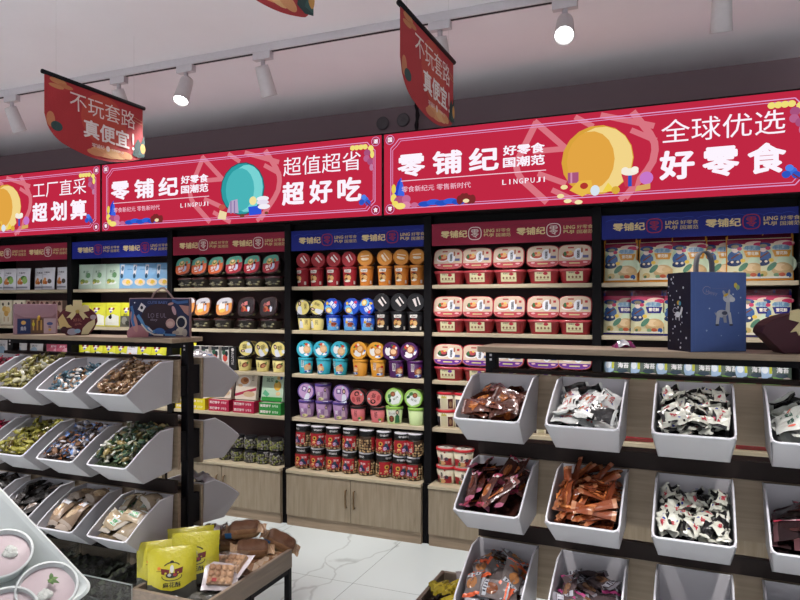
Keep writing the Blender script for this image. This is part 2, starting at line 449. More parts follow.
def light_box(x_left, thin, bold, disc, say):
    t = thing('light_box_sign', say, 'sign', (x_left, LB_Y, LB_Z0))
    MB().box(0.002, LB_W - .002, 0.012, 0.2, 0, LB_H, '#1a1517').build('casing', 'blackmetal', t)
    fr = MB()
    for a in ((0, LB_W, 0, .008), (0, LB_W, LB_H - .008, LB_H), (0, .008, 0, LB_H), (LB_W - .008, LB_W, 0, LB_H)):
        fr.box(a[0], a[1], -.004, .012, a[2], a[3], '#241a1d')
    fr.build('frame', 'blackmetal', t)
    face = MB().sheet(12, 4, lambda u, v: (.008 + u * (LB_W - .016), 0, .008 + v * (LB_H - .016)), '#bf2843', False).build('lit_face', 'backlit', t)
    mp = lambda x, y, h: (x, -h, y)
    cx, cy = 1.312, .25
    pat = []
    pat += [('l', [(.975, .5), (.885, .33), (.86, .28), (.856, .25), (.865, .21), (.89, .17), (1.035, .03)], .038, PNK),
            ('l', [(1.5, .5), (1.59, .37), (1.613, .32), (1.616, .28), (1.605, .22), (1.575, .17), (1.46, .03)], .038, PNK)]
    pat += [('l', [(cx - .35, .505), (cx - .17, .33)], .034, PNK), ('l', [(cx - .36, .33), (cx - .16, .33)], .032, PNK), ('l', [(cx - .33, .2), (cx - .17, .13)], .032, PNK),
            ('l', [(cx - .25, .1), (cx - .1, .02)], .03, PNK), ('l', [(cx + .02, .5), (cx + .3, .41)], .032, PNK), ('l', [(cx + .18, .4), (cx + .31, .33)], .03, PNK),
            ('l', [(cx + .21, .09), (cx + .12, .02)], .03, PNK), ('l', [(cx - .12, .505), (cx - .02, .44)], .03, PNK)]
    MB().art(pat, mp, eps=.0004, maxlen=9, layer=.00005).build('ring_pattern', 'backlit', face)
    if disc == 'teal': d = [('e', cx, cy, .185, .185, '#3a4a58'), ('e', cx, cy, .178, .178, '#2f9aa0'), ('e', cx + .035, cy + .0, .135, .165, '#79d3d3'), ('e', cx - .02, cy - .005, .12, .15, '#4ab4b8')]
    else: d = [('e', cx, cy, .195, .195, '#d9a23c'), ('e', cx + .02, cy, .17, .185, '#f2d488'), ('e', cx - .035, cy, .13, .165, '#e2a544')]
    MB().art(d, mp, eps=.0012, maxlen=9).build('disc', 'backlit', face)
    MB().art(snack_art(cx, .06, disc), mp, eps=.0026, maxlen=9, layer=.0001).build('snack_drawing', 'backlit', face)
    bd = []
    for g, wd in ((0, .0055), (.013, .0035)):
        a, b, c, e = .055 + g, LB_W - .055 - g, .045 + g, LB_H - .045 - g
        k = .055
        for seg in ([(a + k, c), (b - k, c)], [(a + k, e), (b - k, e)], [(a, c + k), (a, e - k)], [(b, c + k), (b, e - k)],
                    [(a + k, c), (a + .03, c + .03), (a, c + k)], [(b - k, c), (b - .03, c + .03), (b, c + k)],
                    [(a + k, e), (a + .03, e - .03), (a, e - k)], [(b - k, e), (b - .03, e - .03), (b, e - k)]):
            bd.append(('l', seg, wd, LIL))
    MB().art(bd, mp, eps=.001, maxlen=9, layer=.00002).build('border_line', 'backlit', face)
    for x, y, ch in ((.05, LB_H - .045, '国'), (LB_W - .05, LB_H - .045, '潮'), (.05, .045, '零'), (LB_W - .05, .045, '食')):
        MB().art([('e', x, y, .031, .031, '#a01a3a'), ('l', ringpts(x, y, .028, .028, 0, 360, 24), .004, LIL), ('t', ch, x, y, .03, .03, .03, WHT)], mp, eps=.0032, maxlen=9, layer=.00008).build('corner_badge', 'backlit', face)
    dec = [('p', [(.075, .13), (.1, .21), (.125, .24), (.135, .19), (.15, .12)], '#2a3fc0'), ('p', [(.1, .13), (.125, .24), (.14, .19), (.15, .12)], '#3f66e0'),
           ('e', .075, .17, .015, .03, '#e7cf52'), ('e', .075, .11, .02, .03, '#f0dc66'), ('e', .12, .09, .045, .035, '#b2527c'), ('e', .16, .1, .03, .028, '#c86a92'), ('e', .16, .065, .03, .022, '#d884a6'),
           ('e', .085, .075, .022, .02, '#f0dc66'), ('e', .12, .06, .035, .02, '#f4e27a'), ('e', .215, .062, .025, .016, '#c86a92')]
    for q in range(5): dec.append(('e', .285 + q * .055, .064 + (q % 2) * .008, .045, .018, '#2f62d6' if q % 2 else '#2850bc'))
    dec += [('e', .55 + q * .02 - .04, .075 + (.012 if q in (1, 2) else 0), .02, .028, '#7a2a2c') for q in range(5)] + [('e', .55, .068, .02, .012, '#f2dfb0')]
    orn = [dec]
    r = LB_W
    dec = [('e', r - .215 + q * .03, LB_H - .072, .018, .017, '#efe07a') for q in range(4)] + [('e', r - .085, LB_H - .088, .02, .022, '#efe07a'), ('e', r - .075, LB_H - .125, .014, .024, '#efe07a'),
            ('e', r - .11, LB_H - .112, .024, .022, '#a8527e'), ('e', r - .115, LB_H - .148, .022, .022, '#b8628e'), ('e', r - .09, LB_H - .17, .02, .022, '#a8527e'), ('e', r - .08, LB_H - .208, .014, .022, '#c07aa0')]
    orn.append(dec)
    dec = [('e', r - .125, .115, .024, .021, '#3f6fd8'), ('e', r - .15, .1, .02, .019, '#2f55c0'), ('e', r - .105, .095, .02, .019, '#2f55c0'), ('e', r - .135, .132, .019, .017, '#4f82e6'), ('l', [(r - .12, .1), (r - .085, .07)], .008, '#7a3048')]
    orn.append(dec)
    for dec in orn: MB().art(dec, mp, eps=.0016, maxlen=9, layer=.00005).build('corner_ornament', 'backlit', face)
    tx = [('t', '零', .195, .31, .185, .142, .03, WHT), ('t', '铺', .43, .31, .19, .145, .03, WHT), ('t', '纪', .66, .31, .185, .14, .03, WHT), ('t', '好零食', .9, .348, .245, .06, .028, WHT), ('t', '国潮范', .9, .278, .245, .06, .028, WHT),
          ('t', '零食新纪元 零售新时代', .355, .163, .45, .037, .008, '#f3c3d6'), 
          ('t', thin, 1.94, .372, .585, .125, 0, WHT), *[('t', ch, 1.725 + .212 * q, .19, .175, .158, .034, WHT) for q, ch in enumerate(bold)]]
    for q in tx: MB().art([q], mp, eps=.004, maxlen=9).build('lettering', 'backlit', face)
    MB().art([('t', ch, .785 + .0335 * q, .163, .007 if ch == 'I' else .024, .03, .012, WHT) for q, ch in enumerate('LINGPUJI')], mp, eps=.004, maxlen=9).build('lettering', 'backlit', face)
    MB().art([('r', .125, .2135, 1.03, .2185, '#f6cfe0')], mp, eps=.0039, maxlen=9).build('rule_line', 'backlit', face)
    return t
light_box(-1.712 - 2 * LB_W, '工厂直采', '超划算', 'yellow', 'red backlit shop sign at the far left, partly cut off by the frame')
light_box(-1.712 - LB_W, '超值超省', '超好吃', 'teal', 'red backlit shop sign with a teal disc, above the middle bays')
light_box(-1.712, '全球优选', '好零食', 'yellow', 'red backlit shop sign with a yellow disc, above the right-hand bays')

# round covers on the wall over the sign, and a cord
for i, (px, py) in enumerate(((382, 123), (402.5, 119.5))):
    x, z = along(px, 4.25), lift(px, py, 4.25)
    t = thing('wall_downlight', ['round grey wall fitting above the gap between two signs', 'round grey wall fitting partly behind the right hanging banner'][i], 'lamp', (x, WALL_Y, z))
    MB().lathe([(.045, 0), (.047, .012), (.04, .018), (.028, .012), (.012, .022)], 20, '#777074', cap0=False).build('cover', 'blackmetal', t).rotation_euler = (R(90), 0, 0)
cx_, cz_ = along(417, 4.2), lift(417, 105, 4.2)
tag(MB().tube([(cx_ + .004 * math.sin(k * 1.3), 4.2, LB_Z0 + LB_H + k * .033) for k in range(10)], [.011 if k % 2 else .016 for k in range(10)], '#2a2226', 8).build('twisted_cord', 'blackmetal'),
    'dark twisted cord rising behind the right hanging banner', 'cord')

# ------------------------------------------------------------------ hanging banners
def banner(name_label, x, y0, z, L=.585):
    t = thing('hanging_banner', name_label, 'banner', (x, y0, z))
    MB().tube([(0, -.012, 0), (0, L + .012, 0)], .01, '#17151a', 10).build('rod', 'blackmetal', t)
    for y in (.06, L - .06): MB().tube([(0, y, .01), (0, y, CEIL - z)], .0005, '#c9c4c6', 5).build('hanging_wire', 'plastic', t)
    def edge(u):  # lower outline: rounded corners, belly in the middle
        d = min(u, 1 - u)
        r = .17 if u < .5 else .06
        c = (1 - math.sqrt(max(0, 1 - (1 - min(d / r, 1)) ** 2))) * (.085 if u < .5 else .035)
        return -.255 - .075 * math.sin(PI * (u * .92 + .04)) + c
    bow = lambda u, v: .012 * math.sin(PI * u) * v
    def P(u, zz, h=0):
        v = -zz / .33
        return (bow(u, v) + h, u * L, zz)
    b = MB()
    for h in (.0008, -.0008): b.sheet(40, 12, lambda u, v: P(u, -.004 + v * (edge(u) + .004), h), '#b23238', True, flip=(h > 0))
    cl = b.build('cloth', 'cloth', t)
    mp = lambda x_, y_, h: P(x_ / L, y_, .0008 + h)
    art = [('e', .33, -.14, .14, .13, '#bf4a3c'), ('e', .02 + .05, -.02, .045, .014, '#c8865a'), ('e', .11, -.033, .04, .01, '#c07a50'), ('e', .06, -.045, .04, .01, '#c8865a'),
           ('e', .33, -.29, .09, .024, '#d9996a'), ('e', .4, -.282, .07, .022, '#e0b07c'), ('e', .27, -.3, .05, .016, '#cf8a60'), ('e', .46, -.275, .05, .018, '#d9996a'),
           ('p', [(.51, -.262), (.53, -.2), (.55, -.17), (.57, -.19), (.595, -.14), (.597, -.255), (.55, -.268)], '#24403f'), ('p', [(.55, -.25), (.575, -.2), (.597, -.17), (.597, -.25)], '#315653'), ('e', .585, -.215, .018, .026, '#cf9a52'),
           ('e', .03, -.2, .022, .035, '#c9805c'), ('e', .06, -.225, .03, .022, '#2c4a4a'), ('l', [(.5, -.06), (.58, -.075)], .003, '#c98a6a'), ('l', [(.52, -.08), (.59, -.092)], .003, '#c98a6a')]
    MB().art(art, mp, eps=.0006, layer=.00006).build('cloud_print', 'cloth', cl)
    for q in ([('t', '不玩套路', .33, -.085, .4, .088, 0, '#e8d8d4')], [('t', '真便宜', .345, -.195, .285, .088, .026, '#efe4e2'), ('t', '!', .515, -.193, .014, .085, .02, '#efe4e2')],
              [('t', '零铺纪', .285, -.267, .075, .02, .02, '#e4cfc8'), ('e', .345, -.267, .012, .014, '#e4cfc8'), ('t', 'LINGPUJI', .41, -.267, .075, .014, .0, '#e4cfc8')]):
        MB().art(q, mp, eps=.0016, layer=.00003).build('lettering', 'cloth', cl)
    return t
banner('red hanging banner on a black rod at the left, below the ceiling track', -2.57, 2.10, 2.53)
banner('red hanging banner on a black rod in front of the right-hand sign', -.865, 2.09, 2.53)
banner('red hanging banner cut off by the top edge, only its lower part showing', -.855, .885, 2.495)

# ------------------------------------------------------------------ ceiling track and lamps
TZ = CEIL - 0.045
def track(y, x0, x1, label):
    t = thing('lighting_track', label, 'track', (0, y, CEIL))
    MB().box(x0, x1, -.02, .02, -.04, 0, '#cfc9ce').build('rail', 'plastic', t, bevel=.002, seg=1)
    MB().box(x0 + .01, x1 - .01, -.008, .008, -.0415, -.0395, '#1c1a1e').build('slot', 'blackmetal', t)
    return t
track(2.98, -6.6, 2.6, 'white ceiling lighting track with dark slot running along the wall')
LM = {}
def lamp_meshes():
    LM['adapter'] = MB().box(-.055, .055, -.018, .018, -.04, 0, '#cbc5ca').mesh('adapter', 'plastic', .003)
    LM['stem'] = MB().tube([(0, 0, -.04), (0, 0, -.085)], .012, '#c4bec4', 10).mesh('stem', 'plastic')
    LM['housing'] = MB().lathe([(.012, .03), (.034, .028), (.037, .01), (.043, -.125), (.045, -.13), (.041, -.13), (.036, -.11)], 24, '#cdc6c8', cap1=False).mesh('housing', 'plastic')
    for on in (0, 1):
        LM['lens', on] = MB().lathe([(.037, -.121), (.02, -.1225), (.002, -.123)], 20, '#ffffff' if on else '#e8e4ea', cap0=False).mesh('lens', 'lamp_glow' if on else 'plastic')
lamp_meshes()
def part(name, me, parent):
    o = bpy.data.objects.new(name, me); COL.objects.link(o); o.parent = parent
    return o
def lamp(x, y, d, label, on, power, size=62, group=None):
    t = thing('track_spotlight', label, 'lamp', (x, y, CEIL - .04), group=group)
    part('adapter', LM['adapter'], t); part('stem', LM['stem'], t)
    h = part('housing', LM['housing'], t); part('lens', LM['lens', on], h)
    d = Vector(d).normalized()
    h.location = (0, 0, -.1); h.rotation_euler = d.to_track_quat('-Z', 'Y').to_euler()
    p = Vector((x, y, CEIL - .14)) + d * .14
    L = bpy.data.lights.new('track_spot_light', 'SPOT'); L.energy = power; L.spot_size = R(size); L.spot_blend = .7; L.shadow_soft_size = .035
    L.color = (1, .95, .93)
    o = bpy.data.objects.new('track_spot_light', L); COL.objects.link(o); o.location = p
    o.rotation_euler = d.to_track_quat('-Z', 'Y').to_euler()
    return t
for px, d, on, say in ((12, (.05, .45, -1), 0, 'white track spotlight at the far left end of the visible track, turned to the wall'),
                       (119, (.05, .4, -1), 0, 'white track spotlight partly behind the left hanging banner'),
                       (186, (.1, -.5, -1), 1, 'lit white track spotlight right of the left hanging banner'),
                       (263, (.08, .4, -1), 0, 'white track spotlight midway between the two hanging banners, turned to the wall'),
                       (440, (.0, .42, -1), 0, 'white track spotlight partly behind the right hanging banner'),
                       (565, (.1, -.9, -.9), 1, 'brightly lit white track spotlight above the right-hand sign'),
                       (722, (.0, .4, -1), 0, 'white track spotlight at upper right, its track end above the frame')):
    lamp(along(px, 2.98), 2.98, d, say, on, WALLP)
# ------------------------------------------------------------------ goods on the wall bays
rnd = random.Random(5)
def cyl(R0, k=0):
    """map a flat label (x across, y up) onto the front of a round pot; R0 = radius or function of height"""
    def f(x, y, h):
        r = R0(y) if callable(R0) else R0
        a = x / r
        return ((r + h) * math.sin(a), -(r + h) * math.cos(a), y)
    return f
def flat_top(z): return lambda x, y, h: (x, y, z + h)

def pot(name, cat, H, rt, rb, body, lid, body_art, lid_art, lip=.0022, fin='carton'):
    """paper cup with a rolled lid; front turned to -Y, base on z = 0"""
    def mk():
        t = thing(name, 'x', cat)
        Rz = lambda z: rb + (rt - rb) * z / H
        b = MB().lathe([(rb * .93, .002), (rb, 0), (rb, .003), (rt, H - .012)], 28, body).build('cup', fin, t)
        l = MB().lathe([(rt + .001, H - .016), (rt + lip, H - .014), (rt + lip, H - .003), (rt + lip - .002, H), (rt - .003, H), (rt - .005, H - .002)], 28, lid, cap0=False).build('lid', 'plastic', t)
        if body_art: MB().art(body_art, cyl(lambda y: Rz(y)), eps=.0009, maxlen=.014, layer=.0001).build('printed_label', fin, b)
        if lid_art: MB().art(lid_art, flat_top(H - .002), eps=.0008, maxlen=.5, layer=.0001).build('lid_print', fin, l)
        return t
    return Proto(mk)
def noodle_cup(c, lidc):
    body = [('p', [(-.04, .092), (-.04, .11), (.008, .112), (.012, .106), (.008, .09)], '#efeae4'), ('t', '零铺纪', -.014, .1, .034, .01, .02, '#3a2a28'),
            ('e', -.016, .06, .026, .027, '#8b2a22'), ('e', -.022, .058, .018, .018, '#d9a860'), ('e', -.012, .068, .014, .013, '#3b2a2c'), ('e', -.004, .055, .014, .017, '#e0b878'), ('e', -.02, .047, .011, .008, '#6e1b1a'),
            ('e', -.016, .034, .022, .008, '#e8dfd2'), ('e', -.026, .04, .005, .006, '#5d8a3c'), ('r', .028, .012, .042, .034, '#dcd6d2')]
    lid = [('e', 0, 0, .042, .042, c), ('p', [(-.022, .012), (-.008, .024), (.012, -.018), (.004, -.024)], '#eee6e2'), ('p', [(.0, .03), (.007, .033), (.03, -.006), (.024, -.01)], '#eee6e2'), ('e', -.012, .012, .008, .005, '#eee6e2', .8)]
    return body, lid
K = {}
b, l = noodle_cup('#a8323a', '#b23840'); K['red'] = pot('noodle_cup', 'noodle cup', .13, .049, .041, '#9c2530', '#a93038', b, l)
b, l = noodle_cup('#d98f3c', '#d98f3c')
l2 = [('e', 0, 0, .042, .042, '#dd953f'), ('r', -.028, .012, .028, .018, '#f1dcc0'), ('e', .0, -.006, .026, .008, '#f1e0c8'), ('e', -.016, -.002, .012, .006, '#f4e6d2'), ('r', -.02, -.022, .018, -.018, '#c0782c')]
K['orange'] = pot('noodle_cup', 'noodle cup', .13, .049, .041, '#c97c30', '#d58a3a', b, l2)
b, l = noodle_cup('#2a292d', '#222')
l = [('e', 0, 0, .043, .043, '#26262a')] + l[1:]
K['black'] = pot('noodle_cup', 'noodle cup', .13, .05, .042, '#1f1e22', '#232226', b, l)
def lady(x, y, k, dress='#dfe3ee'):
    return [('e', x, y + .028 * k, .008 * k, .013 * k, '#2a2024'), ('e', x, y + .028 * k, .0045 * k, .007 * k, '#e9c9b4'), ('p', [(x - .013 * k, y - .025 * k), (x - .01 * k, y + .01 * k), (x, y + .018 * k), (x + .01 * k, y + .01 * k), (x + .014 * k, y - .025 * k)], dress)]
K['yellow'] = pot('dessert_cup', 'dessert cup', .098, .05, .04, '#e3d483', '#1c1b1d',
    lady(-.018, .045, 1.2) + [('t', '好吃', .02, .055, .022, .034, .01, '#5a4a2a'), ('e', .004, .085, .004, .004, '#c9d2e8')],
    [('e', 0, 0, .048, .048, '#2a2620'), ('e', 0, 0, .044, .045, '#e6d880')] + lady(-.02, -.012, 1.25) + [('t', '果', .018, .004, .02, .036, .01, '#6a5a30'), ('e', 0, .038, .006, .004, '#c9d2e8')])
K['yellowgrain'] = pot('dessert_cup', 'dessert cup', .1, .051, .042, '#dccf86', '#1e1d1f',
    [('e', .012, .045, .026, .016, '#8a4a30', .5), ('e', .014, .043, .017, .01, '#d99b78', .5), ('e', .03, .06, .012, .006, '#5f8a48', .9), ('t', '藕粉', -.024, .05, .016, .04, .0, '#4a4030'), ('r', -.02, .08, .02, .083, '#b9a860')],
    [('e', 0, 0, .049, .049, '#25221d'), ('e', 0, 0, .045, .046, '#e8da84')] + lady(-.014, -.014, 1.2) + [('t', '藕粉', .014, .006, .03, .03, .01, '#3a3226'), ('e', .028, -.022, .01, .012, '#d9e0ea')])
K['blue'] = pot('noodle_cup', 'noodle cup', .105, .05, .042, ['#1f47b4', '#2354c4', '#2a62d0'], '#1c3da4',
    [('r', -.046, .004, .046, .03, '#62b0e6'), ('e', 0, .04, .036, .02, '#7dbdea'), ('e', .004, .042, .028, .016, '#b9653a'), ('e', .008, .046, .02, .009, '#7e2f22'), ('e', -.018, .06, .01, .01, '#e3b23c'), ('t', '粉面', .0, .075, .05, .02, .03, '#eef4ff'), ('e', .032, .02, .008, .008, '#dfeaf6')],
    [('e', 0, 0, .049, .049, '#1f55c8'), ('p', [(-.045, -.01), (-.02, -.04), (.01, -.048), (-.005, .0), (-.03, .01)], '#6fbce8'), ('e', -.018, -.022, .02, .017, '#e6b13a'), ('e', -.018, -.022, .013, .011, '#f3e7b0'), ('t', '臭粉', .008, .012, .05, .032, .03, '#f2f6ff', -.7), ('e', .025, .026, .01, .008, '#d8405a'), ('e', -.028, .02, .008, .01, '#e6c04a')])
def dish_cup(c, dark, bowl):
    return ([('r', -.036, .045, -.016, .1, '#ece7e4'), ('t', '螺蛳', -.026, .073, .016, .05, .02, dark), ('e', .014, .042, .028, .026, bowl), ('e', .016, .046, .02, .015, '#e6b98a'), ('e', .024, .066, .01, .008, '#cc3a2c'), ('e', .018, .04, .012, .007, '#e8d6b4'),
             ('e', .01, .018, .022, .009, '#dfe8f4'), ('e', .024, .02, .01, .006, '#3f66b8'), ('e', -.002, .016, .009, .006, '#3f66b8')],
            [('e', 0, 0, .049, .049, c), ('e', -.018, -.004, .018, .026, '#ecebea', .3), ('e', .016, -.002, .024, .026, bowl), ('e', .014, .0, .017, .015, '#ecc598'), ('e', .012, .03, .012, .008, '#d2452f'), ('e', .026, .024, .007, .008, '#efe6da'), ('e', .0, .034, .007, .005, '#3f7a3c'), ('e', .012, -.034, .016, .007, '#eef2fa'), ('e', .024, -.03, .007, .005, '#3f66b8'), ('e', -.022, .02, .01, .006, dark, .6)])
b, l = dish_cup('#3fb2cc', '#1e7d90', '#d9b07c'); K['teal'] = pot('noodle_cup', 'noodle cup', .11, .051, .042, '#2f9db0', '#35abc0', b, l)
b, l = dish_cup('#e8a838', '#b06a1a', '#cf8a3c'); K['amber'] = pot('noodle_cup', 'noodle cup', .11, .051, .042, '#cf9234', '#e2a238', b, l)
b, l = dish_cup('#4a1c58', '#3a1648', '#9a5a3e'); K['purple'] = pot('noodle_cup', 'noodle cup', .112, .051, .044, '#43194f', '#4a1e58', b, l)
K['violet'] = pot('porridge_cup', 'porridge cup', .118, .057, .045, '#96769e', '#54408a',
    lady(.026, .046, 1.1, '#cdb8cc') + [('t', '粥', -.022, .05, .02, .026, .02, '#efe8f0'), ('e', -.004, .016, .02, .011, '#ded6a0'), ('e', -.012, .016, .01, .006, '#8a9a5a'), ('t', '八宝', .002, .052, .014, .032, .0, '#3a2248')],
    [('e', 0, 0, .051, .051, '#c4a0cc'), ('r', -.032, -.004, -.002, .028, '#4b2f86'), ('t', '粥', -.017, .012, .02, .022, .03, '#f4eef6'), ('e', .012, .036, .008, .006, '#bfe2dc')] + lady(.02, -.026, 1.35, '#dfe6f2'))
K['pink'] = pot('dessert_cup', 'dessert cup', .1, .053, .042, '#c4686c', '#201c1e',
    [('t', '龟苓', -.012, .052, .02, .046, .02, '#3a1f22'), ('e', .022, .022, .014, .01, '#d99a4a'), ('e', .012, .02, .01, .008, '#4b7a4c'), ('e', .016, .008, .008, .006, '#efe6e0')],
    [('e', 0, 0, .048, .048, '#2a2224'), ('e', 0, 0, .045, .046, '#d2706f'), ('e', .002, .022, .017, .014, '#2a1c20', .4), ('e', .002, .02, .009, .008, '#d2706f'), ('t', '膏', .006, -.014, .026, .03, .02, '#4a1f26'), ('e', .03, .012, .006, .006, '#b8d4d8'), ('e', -.026, -.01, .01, .018, '#b84a4e')])
K['green'] = pot('dessert_cup', 'dessert cup', .112, .056, .046, '#bfd49a', '#90c050',
    [('r', -.042, .05, .042, .09, '#d9dcd4'), ('t', '红豆沙', -.012, .068, .046, .014, .01, '#4a5a40'), ('e', -.014, .034, .018, .022, '#4a3026'), ('e', -.014, .034, .013, .017, '#8c4a34')] + lady(.024, .04, 1.3, '#2f6b46'),
    [('e', 0, 0, .052, .052, '#a4cc74'), ('e', 0, 0, .046, .047, '#b4d096'), ('p', [(-.04, -.02), (.02, .042), (.045, .01), (.03, -.036), (-.01, -.045)], '#e6ecea'), ('e', -.008, .02, .016, .016, '#7a4632'), ('e', -.008, .02, .01, .01, '#b06a4a'), ('t', '蜜豆', .01, -.004, .04, .012, .01, '#5a6a50', .6), ('e', -.026, -.02, .008, .013, '#2f5a3a'), ('e', -.03, .006, .01, .014, '#4a7a4a')])
K['redtub'] = pot('noodle_cup', 'noodle cup', .112, .067, .05, '#d6cdb4', '#c23238',
    [('r', -.062, .008, .062, .052, '#a82c34'), ('e', .0, .056, .022, .03, '#e6dfd2'), ('t', '酸辣', .0, .058, .014, .04, .03, '#27201e'), ('e', -.002, .02, .024, .014, '#dfae78'), ('e', -.018, .02, .01, .012, '#3d6a40'), ('e', .03, .046, .012, .012, '#4a3a4a'), ('e', .022, .088, .006, .005, '#b03030')],
    [('e', 0, 0, .06, .06, '#bfb6ae'), ('e', -.01, .0, .035, .03, '#e8e2d8'), ('e', .02, .02, .014, .012, '#4a3a3a'), ('t', '粉', .0, -.01, .03, .03, .02, '#3a2a2a')])
K['creamtub'] = pot('noodle_cup', 'noodle cup', .112, .066, .054, '#ddd3bb', '#c8303a',
    [('r', -.02, .01, .02, .095, '#cfc8a6'), ('r', -.018, .075, .018, .09, '#c4b73c'), ('r', -.062, .008, -.026, .07, '#34262a'), ('r', .026, .008, .06, .07, '#5a2426'), ('e', -.044, .05, .01, .02, '#6a6a78'), ('e', .042, .036, .01, .02, '#9a7a5a')],
    [('e', 0, 0, .06, .06, '#c9c0b4'), ('e', 0, 0, .03, .03, '#a33038')])

BIG = {'orange': 1.03, 'yellow': 1.13, 'blue': 1.1, 'black': 1.14, 'teal': 1.12, 'amber': 1.12, 'purple': 1.13, 'yellowgrain': 1.15, 'violet': 1.04, 'pink': 1.08, 'green': 1.05}
def shelf_cup(kind, px, z, lab, grp, lying=False, py=None, rz=0, Y=4.012, roll=0):
    H = {'red': .13, 'orange': .13, 'black': .13, 'yellow': .098, 'yellowgrain': .1, 'blue': .105, 'teal': .11, 'amber': .11, 'purple': .112, 'violet': .118, 'pink': .1, 'green': .112, 'redtub': .112, 'creamtub': .112}[kind]
    if not lying: return K[kind].put((along(px, Y), Y, z), (0, 0, rz), lab, grp)
    # lies on its side on the cup below, lid to the aisle
    k = BIG.get(kind, 1); H *= k
    x = along(px, 3.97)
    e = Euler((R(90), 0, 0)).to_matrix().to_4x4()
    m = Matrix.Rotation(rz, 4, 'Z') @ e @ Matrix.Rotation(roll, 4, 'Z')
    return K[kind].put((x - H * math.sin(rz), 3.97 + H * math.cos(rz), z), m.to_euler(), lab, grp, (k, k, k))
def cup_row(kind, word, shelf_word, z, bottoms, tops, H, rt, cat=None, rolls=None, yaw=None):
    n = len(bottoms); m = len(tops)
    for i, px in enumerate(bottoms):
        lab = f'{nth(i, n)} of the upright {word} on the {shelf_word}'
        shelf_cup(kind, px, z, lab, f'upright {word} on the {shelf_word}', rz=.28 + (rnd.uniform(-.2, .2) if yaw is None else yaw[i]))
    for i, px in enumerate(tops):
        lab = f'{nth(i, m)} of the {word} lying lid-forward on {shelf_word}'
        shelf_cup(kind, px, z + H + (rt + .002) * BIG.get(kind, 1) + .0005, lab, f'{word} lying lid forward on the {shelf_word}', True, rz=.13 + rnd.uniform(-.06, .06), roll=(rolls[i] if rolls else rnd.uniform(-.2, .2)))
T = 'top shelf, middle bay'; S2 = 'second shelf, middle bay'; S3 = 'third shelf, middle bay'; S4 = 'fourth shelf, middle bay'
cup_row('red', 'red noodle cups', T, SH[0], (300.5, 317, 333.5, 350), (303, 318, 333.5, 348.5), .13, .049, yaw=(-.35, -.05, 0, .1))
cup_row('orange', 'orange noodle cups', T, SH[0], (366.5, 385, 402, 417.5), (365, 384.5, 401, 417), .13, .049, yaw=(.05, .05, -.1, -.15), rolls=(.1, -.9, -.15, .05))
cup_row('yellow', 'yellow dessert cups', S2, SH[1], (303.3, 317.5), (299.5, 317), .098, .05, yaw=(0, -.35), rolls=(0, 1.2))
cup_row('blue', 'blue noodle cups', S2, SH[1], (333.5, 350.5, 368), (331.5, 351.5, 366.5), .105, .05, yaw=(.1, 0, .1), rolls=(0, 0, -1.9))
cup_row('black', 'black noodle cups', S2, SH[1], (382.5, 399, 415.5), (381.5, 399, 416), .13, .05, yaw=(.2, .2, .1), rolls=(.1, .1, -.2))
cup_row('teal', 'teal noodle cups', S3, SH[2], (306, 324, 340.5), (304.5, 321, 339), .11, .051, yaw=(.25, -.7, -.3), rolls=(0, .4, -.4))
cup_row('amber', 'amber yellow noodle cups', S3, SH[2], (360.5, 378), (358.5, 375.5), .11, .051, yaw=(-1, .2), rolls=(.9, 0))
cup_row('purple', 'dark purple noodle cups', S3, SH[2], (396.5, 415), (391, 409), .112, .051, yaw=(.3, .3), rolls=(-.2, 1.1))
cup_row('violet', 'violet porridge cups', S4, SH[3], (307, 324, 341), (305, 341), .118, .057, yaw=(0, 0, 0), rolls=(-.35, 0))
K['violet'].put((along(323.2, 4.012), 4.012, SH[3] + .1185), (0, 0, .25), 'violet porridge cup stacked upright on another, fourth shelf of middle bay')
cup_row('pink', 'salmon pink dessert cups', S4, SH[3], (358.5, 378), (357, 374), .1, .053, yaw=(0, .1), rolls=(.2, 2.9))
cup_row('green', 'light green dessert cups', S4, SH[3], (394.5, 417), (394, 417.5), .112, .056, yaw=(0, 2.4), rolls=(0, -.9))

